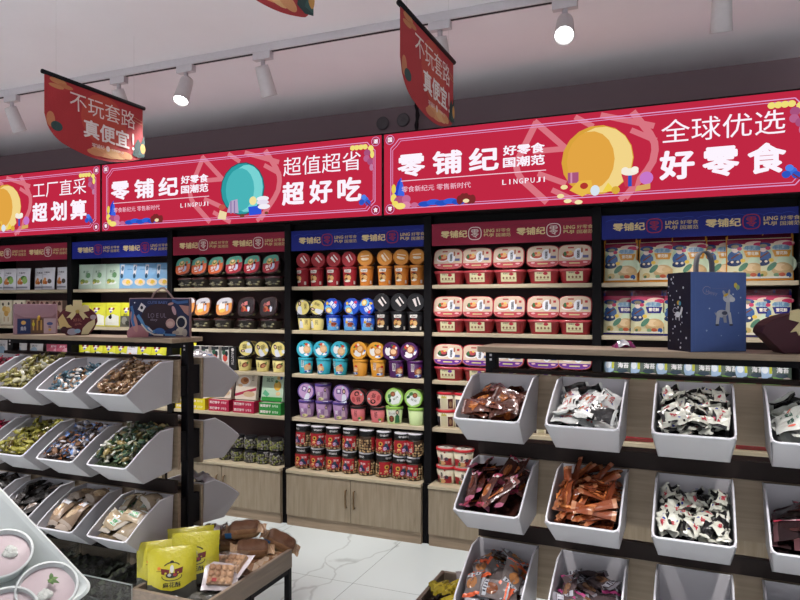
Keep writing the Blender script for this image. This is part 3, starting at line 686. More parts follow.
# jars of nuts: two rows on the cabinet
def jar_proto(name, nuts, lidc, label, Rj, Hj, rim):
    def mk():
        t = thing(name, 'x', 'jar')
        MB().lathe([(Rj * .8, .0), (Rj * .97, .004), (Rj, .012), (Rj, Hj * .68), (Rj * .9, Hj * .74)], 26, nuts[0], cap1=True).build('body', 'plastic', t)
        q = random.Random(3); m = MB()
        for z in ([.012, .027] + ([.045, .062, .078] if label else [.03, .042, .054, .066])):
            n = 16
            for i in range(n):
                a = 2 * PI * (i + q.random() * .6) / n
                if label and z > .03 and abs(((a + PI / 2 + PI) % (2 * PI)) - PI) < 1.15: continue
                m.blob(((Rj - .003) * math.cos(a), (Rj - .003) * math.sin(a), min(z + q.uniform(-.004, .004), Hj * .68)), (.0085, .0085, .0075), q.choice(nuts[1:]), 7, 5, .2, q)
        m.build('contents', 'food', t)
        l = MB().lathe([(Rj * .9, Hj * .73), (Rj * .98, Hj * .75), (Rj * .98, Hj * .93), (Rj * .93, Hj * .95)], 26, lidc).build('lid', 'plastic', t)
        MB().art([('t', '零铺纪', 0, Hj * .84, .06, .014, .02, '#d9d7d8')], cyl(Rj * .98), eps=.0008, maxlen=.02).build('lid_print', 'plastic', l)
        if rim: MB().lathe([(Rj * .93, Hj * .95), (Rj * .97, Hj * .955), (Rj * .97, Hj * .995), (Rj * .9, Hj)], 26, '#dedee6').build('rim', 'plastic', l)
        if label:
            a = [('r', -.072, .021, .072, Hj * .68, '#a51f2a'), ('t', '坚果', .024, .08, .036, .014, .02, '#f0dfe0'), ('e', -.022, .07, .015, .015, '#c9a047'), ('e', -.022, .07, .007, .007, '#2a1a1a'),
                 ('e', .012, .046, .018, .022, '#24274f'), ('e', .006, .04, .012, .012, '#c9a4cc'), ('e', .014, .062, .012, .012, '#2d4a5c'), ('e', -.026, .042, .012, .008, '#e6c98a'), ('e', -.024, .036, .01, .006, '#c8473a'), ('e', .03, .04, .008, .014, '#2a2a58'),
                 ('r', .046, .034, .064, .056, '#d9d4d2'), ('r', .048, .036, .05, .054, '#333'), ('r', .053, .036, .056, .054, '#333'), ('r', .059, .036, .061, .054, '#333')]
            MB().art(a, cyl(Rj), eps=.0025, maxlen=.012, layer=.0001).build('printed_label', 'carton', t)
        return t
    return Proto(mk)
NUT = jar_proto('nut_jar', ['#3a2a1e', '#a88a60', '#8a6a44', '#b89c72'], '#1d1d20', True, .051, .149, True)
for r, pxs in enumerate(((303, 318, 334, 350, 366.5, 384, 400.5, 415.5), (303, 318.5, 333.5, 350.5, 367, 384, 402, 417))):
    yaws = [q + .3 for q in ((-.1, 0, 0, -.7, -.8, .9, .2, -.9), (-1.0, .1, .2, -.5, 2.1, .1, .2, -1.6))[r]]
    w = ('lower', 'upper')[r]
    for i, px in enumerate(pxs):
        NUT.put((along(px if not r else pxs[i], 3.97), 3.97, CAB + r * .1495), (0, 0, yaws[i]), f'{nth(i, 8)} red-labelled nut jar of the {w} row in the middle bay', 'nut jars on the middle cabinet')
BLK_JAR = jar_proto('snack_jar', ['#1f1e1a', '#8a8a84', '#6e7638', '#7c7874', '#848848', '#4a4742'], '#17161a', False, .045, .096, False)
for r, pxs in enumerate(((225.5, 238, 251, 263.5, 276.5), (226, 239, 251, 264, 277))):
    for i, px in enumerate(pxs):
        BLK_JAR.put((along(px, 3.97), 3.97, CAB + r * .0965), (0, 0, rnd.uniform(0, 6)), f'{nth(i, 5)} black-capped snack jar in the {("lower", "upper")[r]} row beside the middle bay', 'black-capped jars on the base cabinet')

# red-lidded tubs, right of the middle bay
for r in range(2):
    for i, px in enumerate((443.3, 464 - r * .5)):
        shelf_cup('redtub', px, CAB + r * .1125, f'red-lidded cream noodle tub, {("lower", "upper")[r]} one of the {("left", "right")[i]} stack on cabinet', 'red-lidded tubs on the cabinet', Y=3.985, rz=(-.25, .15)[i])
        shelf_cup('creamtub', (443.5, 464)[i], SH[3] + r * .1125, f'red-lidded tub with dark print, {("lower", "upper")[r]} in the {("left", "right")[i]} stack behind brown packets', 'red-lidded dark print tubs', Y=4.03, rz=(0, .3)[i])
for i, px in enumerate((537, 552, 570)):
    shelf_cup('creamtub', px, SH[3], f'{nth(i, 3)} red-lidded tub glimpsed between white bins below the rack board', 'red-lidded tubs glimpsed behind the rack', Y=4.03, rz=.6)

# self-heating boxes with film lids
def box_tub(name, w, d, H, body, lidrim, lid_art, sticker, fin='plastic', k=4.0, taper=.82, extra=None):
    def mk():
        t = thing(name, 'x', 'food tub')
        prof = [(.5 * taper * .96, .0), (.5 * taper, .004), (.5 * .97, H - .012), (.5, H - .011), (.505, H - .002), (.49, H)]
        b = MB().lathe(prof, 40, body, sx=w, sy=d, power=k).build('tub', fin, t)
        l = MB().lathe([(.507, H - .009), (.525, H - .004), (.52, H + .004), (.485, H + .006), (.47, H + .005)], 40, lidrim, sx=w, sy=d, power=k, cap0=False).build('lid', 'film', t)
        MB().art(lid_art, flat_top(H + .0055), eps=.0006, maxlen=.5, layer=.0001).build('lid_print', 'film', l)
        if sticker:
            yf = lambda z: -(.5 * (taper + (.97 - taper) * z / H) * d)
            MB().art(sticker, lambda x, y, h: (x, yf(y) - h, y), eps=.002, maxlen=.03, layer=.0002).build('sticker', 'carton', b)
        if extra: extra(t)
        return t
    return Proto(mk)
def rr(w, h, k=4, n=40, s=1, sh=0):
    p = []
    for i in range(n):
        a = 2 * PI * i / n; ca, sa = math.cos(a), math.sin(a)
        q = (abs(ca) ** k + abs(sa) ** k) ** (-1 / k)
        p.append((w / 2 * ca * q * s, h / 2 * sa * q * s))
    return p
def pot_lid(band, w=.196, h=.132):
    dk = '#c04a52' if band == 'red' else '#6a2f8e'
    a = [('p', rr(w, h, 4, s=.95), '#d8c2aa'), ('p', [(x, y) for x, y in rr(w, h, 4, s=.94) if y < -.026], dk), ('r', -.04, .042, -.005, .05, '#b03a3c'),
         ('e', -.038, -.004, .038, .016, '#efe9e6'), ('e', -.036, .006, .034, .019, '#b8482f' if band == 'red' else '#3a2a2a'), ('e', -.03, .012, .02, .012, '#e0a878' if band == 'red' else '#b2434a'), ('e', -.055, .01, .01, .014, '#3d6a3c'), ('e', -.024, .022, .008, .006, '#e8c860'), ('e', -.042, .018, .008, .008, '#d2603a'),
         ('e', .02, .008, .026, .034, '#eceef4'), ('t', '自热锅', .02, .008, .015, .052, .04, '#1d2230'), ('e', .04, .03, .006, .016, '#a86a50'), ('r', .058, .024, .074, .038, '#b83a40'), ('r', .046, -.016, .078, .0, '#5c5f8c'), ('r', .052, -.024, .07, -.018, '#d6cf9a'),
         ('r', -.03, -.05, .03, -.043, '#d4c88e'), ('e', -.058, -.04, .012, .005, '#eab8bc'), ('e', .06, -.042, .014, .005, '#eab8bc')]
    return a
STK = lambda c: [('r', -.047, .014, .047, .074, '#d9d2a8'), ('t', '零铺纪', -.018, .062, .034, .009, .02, '#4a3a34'), ('e', .016, .059, .014, .009, c)] + [('e', -.032 + .021 * i, .036, .006, .007, '#8a5a4a') for i in range(4)] + [('r', -.036, .024, .036, .026, '#a89a70')]
TUBR = box_tub('hotpot_tub', .19, .128, .08, '#a52c34', '#b8434a', pot_lid('red'), STK('#b0283c'))
TUBP = box_tub('hotpot_tub', .19, .128, .08, '#a62a30', '#b83a44', pot_lid('purple'), STK('#6a2f8e'))
def hot_row(P, z, pxs, word, sw):
    n = len(pxs)
    for i, px in enumerate(pxs):
        x = along(px + (1.6, 0, 0, 0, -1.2)[i], 3.96)
        P.put((x, 4.01, z), (0, 0, 0), f'{nth(i, n)} upright {word} hotpot tub with cream sticker, {sw}', f'upright hotpot tubs, {sw}')
        P.put((x + rnd.uniform(-.004, .002), 4.046, z + .0875 + .0605), (R(80), 0, rnd.uniform(-.05, .05)), f'{nth(i, n)} {word} hotpot tub tipped lid-forward, {sw}', f'tipped hotpot tubs, {sw}')
hot_row(TUBR, SH[0], (445, 477.5, 509, 543, 577), 'red', 'top shelf of its bay')
hot_row(TUBR, SH[1], (445, 477.5, 509, 543.5, 577), 'red', 'second shelf of its bay')
hot_row(TUBP, SH[2], (445.5, 477.5, 509, 543.5, 577), 'purple-banded', 'third shelf of its bay')

def bowl_lid(c, top):
    w, h = .15, .135
    return [('p', rr(w, h, 3.2, s=.95), c), ('p', [(x, y) for x, y in rr(w, h, 3.2, s=.95) if y > .008], top), ('e', -.012, .02, .026, .022, '#e0b070'), ('e', -.012, .024, .018, .014, '#6d8a3e'), ('e', -.012, .03, .012, .01, '#efd9a0'), ('e', .036, .022, .012, .012, '#c9764c'),
            ('t', '热干', -.02, -.018, .05, .026, .05, '#f4e9e6'), ('e', .026, -.018, .012, .024, '#c9d2ea'), ('e', .028, .006, .008, .01, '#2a2024'), ('r', -.036, -.046, -.008, -.038, '#f0e4e0'), ('e', .014, -.036, .014, .01, '#bcc6e2')]
def dark_lid():
    w, h = .15, .135
    return [('p', rr(w, h, 3.2, s=.95), '#2a2224'), ('t', '小面', -.016, .02, .06, .03, .04, '#d07a78', .2), ('e', -.02, -.016, .022, .02, '#b0603a'), ('e', -.03, -.02, .012, .016, '#7a2a22'), ('e', .026, -.02, .012, .022, '#c9cede'), ('e', .03, .0, .007, .008, '#3a3a44'), ('e', .008, -.03, .012, .008, '#c0342e')]
def pale_lid():
    w, h = .15, .135
    return [('p', rr(w, h, 3.2, s=.95), '#d58c4a'), ('p', [(x, y) for x, y in rr(w, h, 3.2, s=.95) if y > .012], '#c9c9cf'), ('e', -.02, .0, .03, .034, '#e6e2de'), ('e', -.014, -.03, .028, .014, '#e0c060'), ('e', .03, -.014, .012, .026, '#b8c4e2'), ('e', .034, .014, .007, .009, '#3a3440'), ('t', '拌面', .004, .03, .05, .016, .03, '#4a4450')]
def inner(t):
    q = random.Random(8); m = MB()
    for i in range(16):
        m.blob((q.uniform(-.045, .045), -.052 + q.uniform(-.004, .01), .018 + q.random() * .022), (.016, .008, .007), q.choice(['#8f8b6a', '#b2ad88', '#6f6c58', '#59564c']), 6, 4, .2, q)
    m.build('contents', 'food', t)
NB = {k: box_tub('noodle_bowl', .148, .133, .07, '#33302f', rim, art, None, k=3.2, taper=.74, extra=inner) for k, rim, art in
      (('orange', '#4a2422', bowl_lid('#d9683c', '#5fae98')), ('red', '#4a1a22', bowl_lid('#a82a38', '#5fae98')), ('pale', '#4a2a28', pale_lid()), ('dark', '#3a1c20', dark_lid()))}
def bowl_row(items, z, sw):
    n = len(items)
    for i, (k, px, pb) in enumerate(items):
        w = {'orange': 'orange and teal', 'red': 'crimson and teal', 'pale': 'orange and white', 'dark': 'black and pink'}[k]
        NB[k].put((along(pb, 4.015), 4.015, z), (0, 0, rnd.uniform(-.1, .1)), f'{nth(i, n)} upright dark noodle bowl, {sw}', f'upright noodle bowls, {sw}')
        NB[k].put((along(px, 3.98), 4.02, z + .0775 + .066), (R(75), R(-7), rnd.uniform(-.12, .02)), f'{nth(i, n)} tipped bowl with {w} lid, {sw}', f'tipped noodle bowls, {sw}')
bowl_row([('orange', 185.5, 187), ('orange', 202.5, 202.5), ('orange', 219.5, 220), ('red', 237, 238.5), ('red', 255.5, 256.5), ('red', 274.5, 276)], SH[0], 'top shelf beside the middle bay')
bowl_row([('pale', 190.5, 189), ('pale', 206, 204.5), ('pale', 227.5, 225.5), ('dark', 249.5, 249), ('dark', 272, 272)], SH[1], 'second shelf beside the middle bay')
cup_row('yellowgrain', 'yellow grain cups', 'shelf beside drink cartons', SH[2], (245, 263, 279.5), (245.5, 261.5, 279.5), .1, .051, yaw=(.1, .1, 0), rolls=(1.6, .5, .3))

# pouches
def pouch(name, w, h, t, body, art, fin='film', seal='#888', gusset=1.0, cat='snack pouch', rim=None):
    def th(x, z):
        u = min(1, abs(x) / (w / 2)); v = min(1, max(0, z / h))
        return t / 2 * (1 - u ** 3) * min(1, (1 - v) * 2.2) ** .8 * (.55 + .45 * min(1, v * 5)) + .0012
    def mk():
        o = thing(name, 'x', cat)
        m = MB()
        bc = body if callable(body) else (lambda u, v: body)
        m.sheet(16, 18, lambda u, v: ((u - .5) * w * (1 - .03 * math.sin(PI * v)), -th((u - .5) * w, v * h), .0016 + v * h), lambda u, v: bc(u, v))
        m.sheet(16, 18, lambda u, v: ((u - .5) * w * (1 - .03 * math.sin(PI * v)), th((u - .5) * w, v * h), .0016 + v * h), lambda u, v: bc(u, v), flip=True)
        n = 16
        for i in range(n):   # close bottom
            a, b = (i / n - .5) * w, ((i + 1) / n - .5) * w
            m.add([(a, -th(a, 0), .0016), (b, -th(b, 0), .0016), (b, th(b, 0), .0016), (a, th(a, 0), .0016)], [(3, 2, 1, 0)], bc(.5, 0))
        b = m.build('film_body', fin, o)
        MB().art(art, lambda x, y, hh: (x * (1 - .03 * math.sin(PI * max(0, min(1, y / h)))), -th(x, y) - hh, y), eps=.0012, maxlen=.014, layer=.00012).build('printed_label', fin, b)
        MB().box(-w / 2, w / 2, -.0018, .0018, h - .012, h, seal).build('top_seal', fin, o)
        return o
    return Proto(mk)
def hero(x, y, k):   # a small generic figure in blue clothes
    return [('e', x, y - .03 * k, .03 * k, .03 * k, '#3c5f96'), ('e', x - .004 * k, y - .055 * k, .028 * k, .014 * k, '#24365e'), ('e', x, y + .004 * k, .014 * k, .014 * k, '#e6d3c6'), ('e', x, y + .02 * k, .03 * k, .012 * k, '#2a3f78'), ('e', x, y + .018 * k, .016 * k, .007 * k, '#8a8266'),
            ('e', x - .012 * k, y - .05 * k, .006 * k, .005 * k, '#e8dcc0'), ('e', x + .01 * k, y - .05 * k, .006 * k, .005 * k, '#e8dcc0'), ('e', x + .03 * k, y - .045 * k, .01 * k, .008 * k, '#e3c24a'), ('e', x + .018 * k, y + .006 * k, .01 * k, .008 * k, '#c2395e'), ('l', [(x - .015 * k, y - .035 * k), (x + .02 * k, y - .012 * k)], .006 * k, '#6a4030')]
def big_bag(sign, top):
    w, h = .188, .255
    return [('r', -.088, .012, .088, .2, '#d9d6ae'), ('r', -.088, .198, .088, .225, top), ('e', .05, .2, .05, .014, '#e0c0b0'), ('e', .07, .195, .03, .012, '#c0305a'), ('e', -.05, .14, .04, .05, '#b9d0b0'), ('e', .06, .09, .05, .05, '#cfe0c0')] + hero(-.05, .165, 1.25) + \
           [('e', .035, .175, .045, .016, '#9ab4c4'), ('t', '牛扎曲', .035, .176, .075, .024, .03, '#5c86a8'), ('p', [(-.008, .162), (.084, .162), (.074, .126), (.004, .126)], sign), ('t', '雪花酥', .038, .146, .056, .02, .03, '#f2ead8'),
            ('e', .04, .06, .052, .036, '#c7a878'), ('e', .03, .07, .03, .02, '#e2c79a'), ('e', .055, .068, .022, .014, '#d4b384'), ('e', -.01, .074, .014, .03, '#4f7f64', -.8), ('e', -.05, .036, .02, .016, '#c9b070'), ('e', -.056, .03, .008, .008, '#4a6a3a'), ('e', .012, .03, .014, .01, '#7a9a76'), ('e', .038, .032, .016, .01, '#b85a3c'), ('e', .07, .03, .013, .013, '#32528e'), ('r', -.07, .014, .07, .022, '#e8e6dc')]
BAGO = pouch('snack_pouch', .188, .255, .05, lambda u, v: '#d28a2e' if (u < .05 or u > .95 or v < .05) else ('#5a1a30' if v > .88 else '#d9d6ae'), big_bag('#d99a3c', '#8a1f40'), seal='#4a1628')
BAGB = pouch('snack_pouch', .176, .255, .05, lambda u, v: '#2a2568' if (u < .05 or u > .95 or v < .05) else ('#5a1a30' if v > .86 else '#d9d6ae'), big_bag('#2c2a78', '#b8345a'), seal='#4a1628')
xs = (620.5, 656, 689, 719, 745, 776)
for i, px in enumerate(xs[:6]):
    BAGO.put((along(px, 4.0), 4.0 + (.03 if i == 3 else 0), SH[0]), (R(-3), 0, rnd.uniform(-.06, .06)), f'{nth(i, 6)} orange-edged snack pouch on the top shelf, right-hand bay', 'orange-edged pouches')
for i, px in enumerate((618, 647, 681, 712, 757, 776)):
    BAGB.put((along(px, 4.0), 4.0 + (.035 if i == 0 else 0), SH[1]), (R(-3), 0, rnd.uniform(-.06, .06)), f'{nth(i, 6)} navy-edged snack pouch on the second shelf, right-hand bay', 'navy-edged pouches')
GREENP = pouch('snack_pouch', .16, .2, .045, '#5b6a5c', [('r', -.075, .01, .075, .2, '#59685e'), ('e', -.01, .06, .07, .035, '#6d9a4c'), ('e', .0, .05, .05, .02, '#8ab85c'), ('e', -.045, .12, .03, .045, '#a8c4e0'), ('e', -.05, .13, .016, .02, '#e8f0f6'), ('e', -.03, .08, .02, .01, '#24303c', .5),
    ('r', -.03, .11, -.016, .17, '#b8bc3c'), ('e', .05, .06, .026, .022, '#8a4a34'), ('e', .055, .08, .022, .012, '#c9b8b4'), ('t', '海苔', .035, .13, .06, .03, .03, '#e8e8e8'), ('e', .03, .1, .03, .012, '#3a4a56')], seal='#2f3a3a')
for i, px in enumerate((616, 643, 670, 698, 724, 750, 775)):
    GREENP.put((along(px, 3.99), 3.99, SH[2]), (R(-3), 0, rnd.uniform(-.1, .1)), f'{nth(i, 7)} green seaweed pouch glimpsed under the right rack board', 'green pouches glimpsed under the board')
REDP = pouch('snack_pouch', .12, .1, .04, '#8a2a30', [('r', -.05, .02, .05, .08, '#a03238'), ('e', 0, .05, .03, .02, '#d8b890'), ('t', '香辣', 0, .075, .05, .014, .02, '#f0e0d8')], seal='#6a2026')
for i, px in enumerate((628, 642, 690, 748, 764)):
    REDP.put((along(px, 3.99), 3.99, SH[3]), (R(-3), 0, 0), f'{nth(i, 5)} small red pouch glimpsed between white bins of the right rack', 'small red pouches behind the rack')
WHITEP = lambda green: pouch('snack_pouch', .15, .185, .05, '#e2e2e8', [('t', '手撕肉', -.005, .145, .07, .016, .02, '#4a4a52'), ('r', -.045, .125, .0, .128, '#9a9aa2')] + ([('e', .025, .1, .03, .02, '#4f7a34'), ('e', .038, .08, .022, .03, '#8fb85a')] if green else [('e', .04, .07, .018, .02, '#5a5048')]) +
    [('e', -.015, .065, .026, .02, '#c77a3c'), ('e', -.008, .083, .016, .018, '#d9945a'), ('e', .006, .058, .018, .014, '#b8682e'), ('r', -.06, .015, .06, .028, '#9a9ca6')], seal='#c4c6cc')
WG, WP = WHITEP(True), WHITEP(False)
for i, (px, P, dy) in enumerate(((-6, WG, 0), (9.5, WG, 0), (23, WG, 0), (36.5, WP, .04), (48, WP, 0), (62.5, WP, 0))):
    P.put((along(px, 4.0), 4.0 + dy, SH[0]), (R(-3), 0, (.1, .05, .1, 0, 0, -.1)[i]), f'{nth(i, 6)} white snack pouch {"with green leaf" if P is WG else "without green leaf"} on the far-left top shelf', 'white pouches at the far left')
MINT = pouch('snack_pouch', .168, .2, .045, '#c6ddca', [('e', .0, .05, .055, .016, '#e8efe8'), ('e', -.02, .062, .028, .018, '#7f9a48'), ('e', .02, .06, .02, .013, '#9ab066'), ('e', -.03, .05, .016, .01, '#c9b85a'), ('t', '绿豆', .02, .12, .024, .06, .02, '#4f7f5a'), ('e', .035, .11, .02, .022, '#6a9a6a'), ('t', '糕', -.01, .14, .02, .02, .02, '#4f7f5a')], seal='#9fc4aa')
SKY = pouch('snack_pouch', .15, .2, .045, '#82b4de', [('e', .005, .05, .045, .028, '#e4d8c6'), ('e', .012, .05, .02, .018, '#e0b83c'), ('e', -.02, .056, .018, .014, '#e6c9a4'), ('r', -.06, .11, -.03, .19, '#e2e2e6'), ('e', -.046, .1, .014, .02, '#2f4f6a'), ('e', -.044, .16, .012, .02, '#5a7a9a'), ('r', .0, .15, .04, .155, '#4f8ac4')], seal='#5f9ace')
for i, px in enumerate((83.5, 98.5, 113)):
    MINT.put((along(px, 4.0), 4.0, SH[0]), (R(-3), 0, rnd.uniform(-.1, .1)), f'{nth(i, 3)} mint green pouch on the top shelf under the blue header', 'mint green pouches')
for i, px in enumerate((128, 139, 149.5, 160)):
    SKY.put((along(px, 4.0 + i * .004), 4.0 + i * .02, SH[0]), (R(-3), 0, .25), f'{nth(i, 4)} sky blue egg pouch, overlapping row on the top shelf', 'sky blue pouches')
def dog_art(): return [('p', [(-.072, .01), (.072, .01), (.072, .085), (.03, .1), (-.03, .085), (-.072, .06)], '#e4e6da'), ('e', 0, .135, .02, .018, '#efeae4'), ('e', -.022, .142, .012, .01, '#8a3a34'), ('e', .022, .142, .012, .01, '#8a3a34'), ('e', 0, .118, .012, .008, '#6a6ab0'), ('e', -.006, .138, .003, .003, '#222'), ('e', .006, .138, .003, .003, '#222'), ('e', 0, .075, .018, .014, '#1f2024'), ('e', .006, .09, .008, .01, '#1f2024'), ('r', -.04, .165, .04, .168, '#b0a83a')]
DOG = pouch('snack_pouch', .158, .19, .05, '#d8d83a', dog_art(), seal='#cfd032')
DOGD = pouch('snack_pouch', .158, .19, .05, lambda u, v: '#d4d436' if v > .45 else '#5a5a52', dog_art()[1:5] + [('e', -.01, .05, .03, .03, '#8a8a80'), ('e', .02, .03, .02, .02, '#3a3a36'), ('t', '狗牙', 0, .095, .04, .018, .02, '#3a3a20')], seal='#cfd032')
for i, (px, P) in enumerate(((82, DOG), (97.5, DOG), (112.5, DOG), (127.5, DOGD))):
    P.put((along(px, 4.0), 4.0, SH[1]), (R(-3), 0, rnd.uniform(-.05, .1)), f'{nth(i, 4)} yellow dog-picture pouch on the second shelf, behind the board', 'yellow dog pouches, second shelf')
for i, px in enumerate((84, 97, 110, 122, 133, 144, 158, 180)):
    P = DOG if i not in (4,) else WP
    P.put((along(px, 4.0), 4.0, SH[2]), (R(-3), 0, rnd.uniform(-.1, .1)), f'{nth(i, 8)} pouch of the yellow row glimpsed under the left rack board', 'yellow pouches glimpsed under the board')
PINKB = pouch('snack_pouch', .19, .17, .06, '#b9536a', [('e', -.02, .08, .05, .04, '#d06a80'), ('e', .04, .1, .03, .02, '#e0a0b0'), ('t', '虾片', 0, .13, .06, .02, .02, '#f0dce0')], seal='#a04058')
for i, px in enumerate((55, 71)):
    PINKB.put((along(px, 3.985), 3.985, SH[2]), (R(-3), 0, .1), f'{("left", "right")[i]} one of two pink pouches glimpsed below the pink handbag box', 'pink pouches')
PALEB = pouch('snack_pouch', .14, .17, .06, '#c9c6c4', [('e', 0, .08, .04, .04, '#8fa6b8'), ('t', '脆片', 0, .13, .06, .02, .02, '#6a6a70')], seal='#b8b4b2')
for i, px in enumerate((4, 20, 36)):
    PALEB.put((along(px, 3.985), 3.985, SH[2]), (R(-3), 0, .1), f'{nth(i, 3)} pale grey pouch glimpsed low at the far left', 'pale pouches at far left')

def carton(name, w, d, h, body, art, cat='box', top=None):
    def mk():
        o = thing(name, 'x', cat)
        b = MB().box(-w / 2, w / 2, -d / 2, d / 2, 0, h, body).build('carton', 'carton', o, bevel=.0012, seg=1)
        MB().art(art, lambda x, y, hh: (x, -d / 2 - hh, y), eps=.0005, maxlen=9, layer=.00012).build('front_print', 'carton', o)
        if top: MB().art(top, lambda x, y, hh: (x, y, h + hh), eps=.0005, maxlen=9, layer=.00012).build('top_print', 'carton', o)
        return o
    return Proto(mk)
CREAM = carton('biscuit_box', .13, .05, .215, '#dcd2ba', [('e', -.02, .14, .03, .025, '#d9b062'), ('e', .02, .13, .03, .03, '#e0bd78'), ('e', .0, .1, .028, .024, '#cfa052'), ('e', -.04, .18, .012, .014, '#4a4030'), ('e', .03, .185, .012, .014, '#4a4030'), ('r', -.03, .03, -.02, .07, '#b8946a'), ('r', .02, .03, .03, .07, '#b8946a')])
CHOC = carton('biscuit_box', .12, .05, .21, '#b59686', [('p', [(-.05, .19), (-.03, .205), (-.01, .19), (-.015, .17), (-.045, .17)], '#5a2420'), ('p', [(.01, .19), (.03, .205), (.05, .19), (.045, .17), (.015, .17)], '#4a2a20'), ('e', .0, .1, .04, .03, '#8a5a48'), ('e', .03, .06, .022, .03, '#5c2c26'), ('t', '饼干', -.02, .05, .03, .05, .0, '#d9c0ac')])
for i, (px, P) in enumerate(((-2, CREAM), (9, CREAM), (22, CREAM), (34, CHOC), (47, CHOC), (59.5, CHOC))):
    P.put((along(px, 4.0), 4.0, SH[1]), (0, 0, 0), f'{nth(i, 6)} biscuit box, {"cream" if P is CREAM else "brown chocolate"}, far-left second shelf', 'biscuit boxes at the far left')
TINB = carton('milk_box', .062, .06, .17, '#e0dcd8', [('e', .0, .09, .02, .028, '#c0483c'), ('e', -.01, .13, .016, .02, '#2f5a44'), ('e', .012, .12, .012, .02, '#1f2428'), ('r', -.024, .045, .024, .06, '#c8bcae'), ('t', '乳', 0, .03, .02, .02, .02, '#b03a34'), ('p', [(-.031, .14), (.031, .15), (.031, .17), (-.031, .17)], '#2a2c30')])
BLKB = carton('milk_box', .062, .06, .17, '#1c1b1e', [('t', '黑芝麻', 0, .09, .02, .1, .02, '#c8c4c4'), ('e', .0, .15, .012, .012, '#d9d4d0')])
for i, px in enumerate((190, 198.5, 207.5, 217.5, 227.5, 235)):
    P = TINB if i < 5 else BLKB
    P.put((along(px, 4.0), 4.0, SH[2]), (0, 0, .05), f'{nth(i, 6)} drink carton in the row beside the pale yellow grain cups', 'small drink cartons')
def flatbox(c, d_, txt): return carton('cracker_box', .18, .2, .042, c, [('t', txt, -.035, .021, .09, .02, .03, '#f2e6e4'), ('t', '好零食', .045, .021, .05, .018, .02, d_)], top=[('r', -.08, -.09, .08, .09, '#e6dcd0'), ('e', .02, .02, .04, .03, '#c08a50')])
def standbox(c, art): return carton('cracker_box', .18, .036, .183, c, art)
FLATS = {'yellow': flatbox('#d8c81e', '#f6f0c0', '奶酥饼'), 'red': flatbox('#b01f44', '#f0ccd4', '苏打饼干'), 'green': flatbox('#2f8a3c', '#d8ecd8', '蔬菜饼干')}
STANDS = {'yellow': standbox('#dcd060', [('e', 0, .1, .05, .05, '#efe2b0')]),
  'red': standbox('#d9cdbc', [('e', -.02, .13, .055, .04, '#efe8e0'), ('e', -.016, .135, .036, .026, '#c98a58'), ('e', -.008, .14, .02, .014, '#9a5a34'), ('p', [(-.09, .02), (.09, .07), (.09, .09), (-.09, .04)], '#a82a48'), ('t', '全麦', .055, .16, .02, .05, .02, '#5a4636'), ('e', .03, .04, .05, .02, '#c9ae8a'), ('e', -.05, .1, .02, .012, '#e6c49a')]),
  'green': standbox('#b8d0b8', [('r', -.085, .0, .085, .03, '#2f8a3c'), ('t', '零铺纪', -.03, .18, .05, .014, .03, '#8a2a34'), ('t', '蔬菜', -.025, .15, .06, .03, .02, '#3a5a4a'), ('e', .04, .11, .03, .034, '#d8a83c'), ('e', .036, .115, .02, .022, '#e8c05a'), ('e', .03, .14, .012, .01, '#4a7a44'), ('p', [(-.08, .05), (-.06, .08), (-.02, .05), (-.04, .03)], '#5fae84'), ('e', .05, .055, .02, .014, '#d9bc8c'), ('e', .065, .17, .012, .016, '#3f66b0'), ('e', .045, .165, .014, .012, '#d9b46a')])}
cols = (('yellow', 182, 'leftmost, partly hidden column'), ('yellow', 196, 'yellow column'), ('red', 219.5, 'left crimson column'), ('red', 244, 'right crimson column'), ('green', 270.5, 'green column'))
for k, px, say in cols:
    x = along(px, 3.97)
    for r in range(2):
        FLATS[k].put((x, 4.06, SH[3] + r * .0425), (0, 0, 0), f'{("lower", "upper")[r]} flat {k} cracker box in the {say} beside the middle bay', 'flat cracker boxes')
    if k != 'yellow':
        STANDS[k].put((x, 4.0, SH[3] + .0905), (R(-9), 0, 0), f'cracker box propped upright on the flat boxes of the {say}', 'propped cracker boxes')
# keep every item clear of the side panels of its bay
bpy.context.view_layer.update()
def tree(o):
    yield o
    for c in o.children: yield from tree(c)
for o in list(COL.objects):
    if o.parent is None and o.get('category') and 3.9 < o.location.y < 4.2 and o.type == 'EMPTY' and o['category'] not in ('shelving', 'cabinet', 'sign', 'lamp'):
        xs_ = [(c.matrix_world @ Vector(p)).x for c in tree(o) if c.type == 'MESH' for p in c.bound_box]
        k = max(0, min(5, int((o.location.x - EDGE[0]) / BAY)))
        lo, hi = EDGE[k] + .0265, EDGE[k + 1] - .0265
        if min(xs_) < lo: o.location.x += lo - min(xs_)
        elif max(xs_) > hi: o.location.x -= max(xs_) - hi
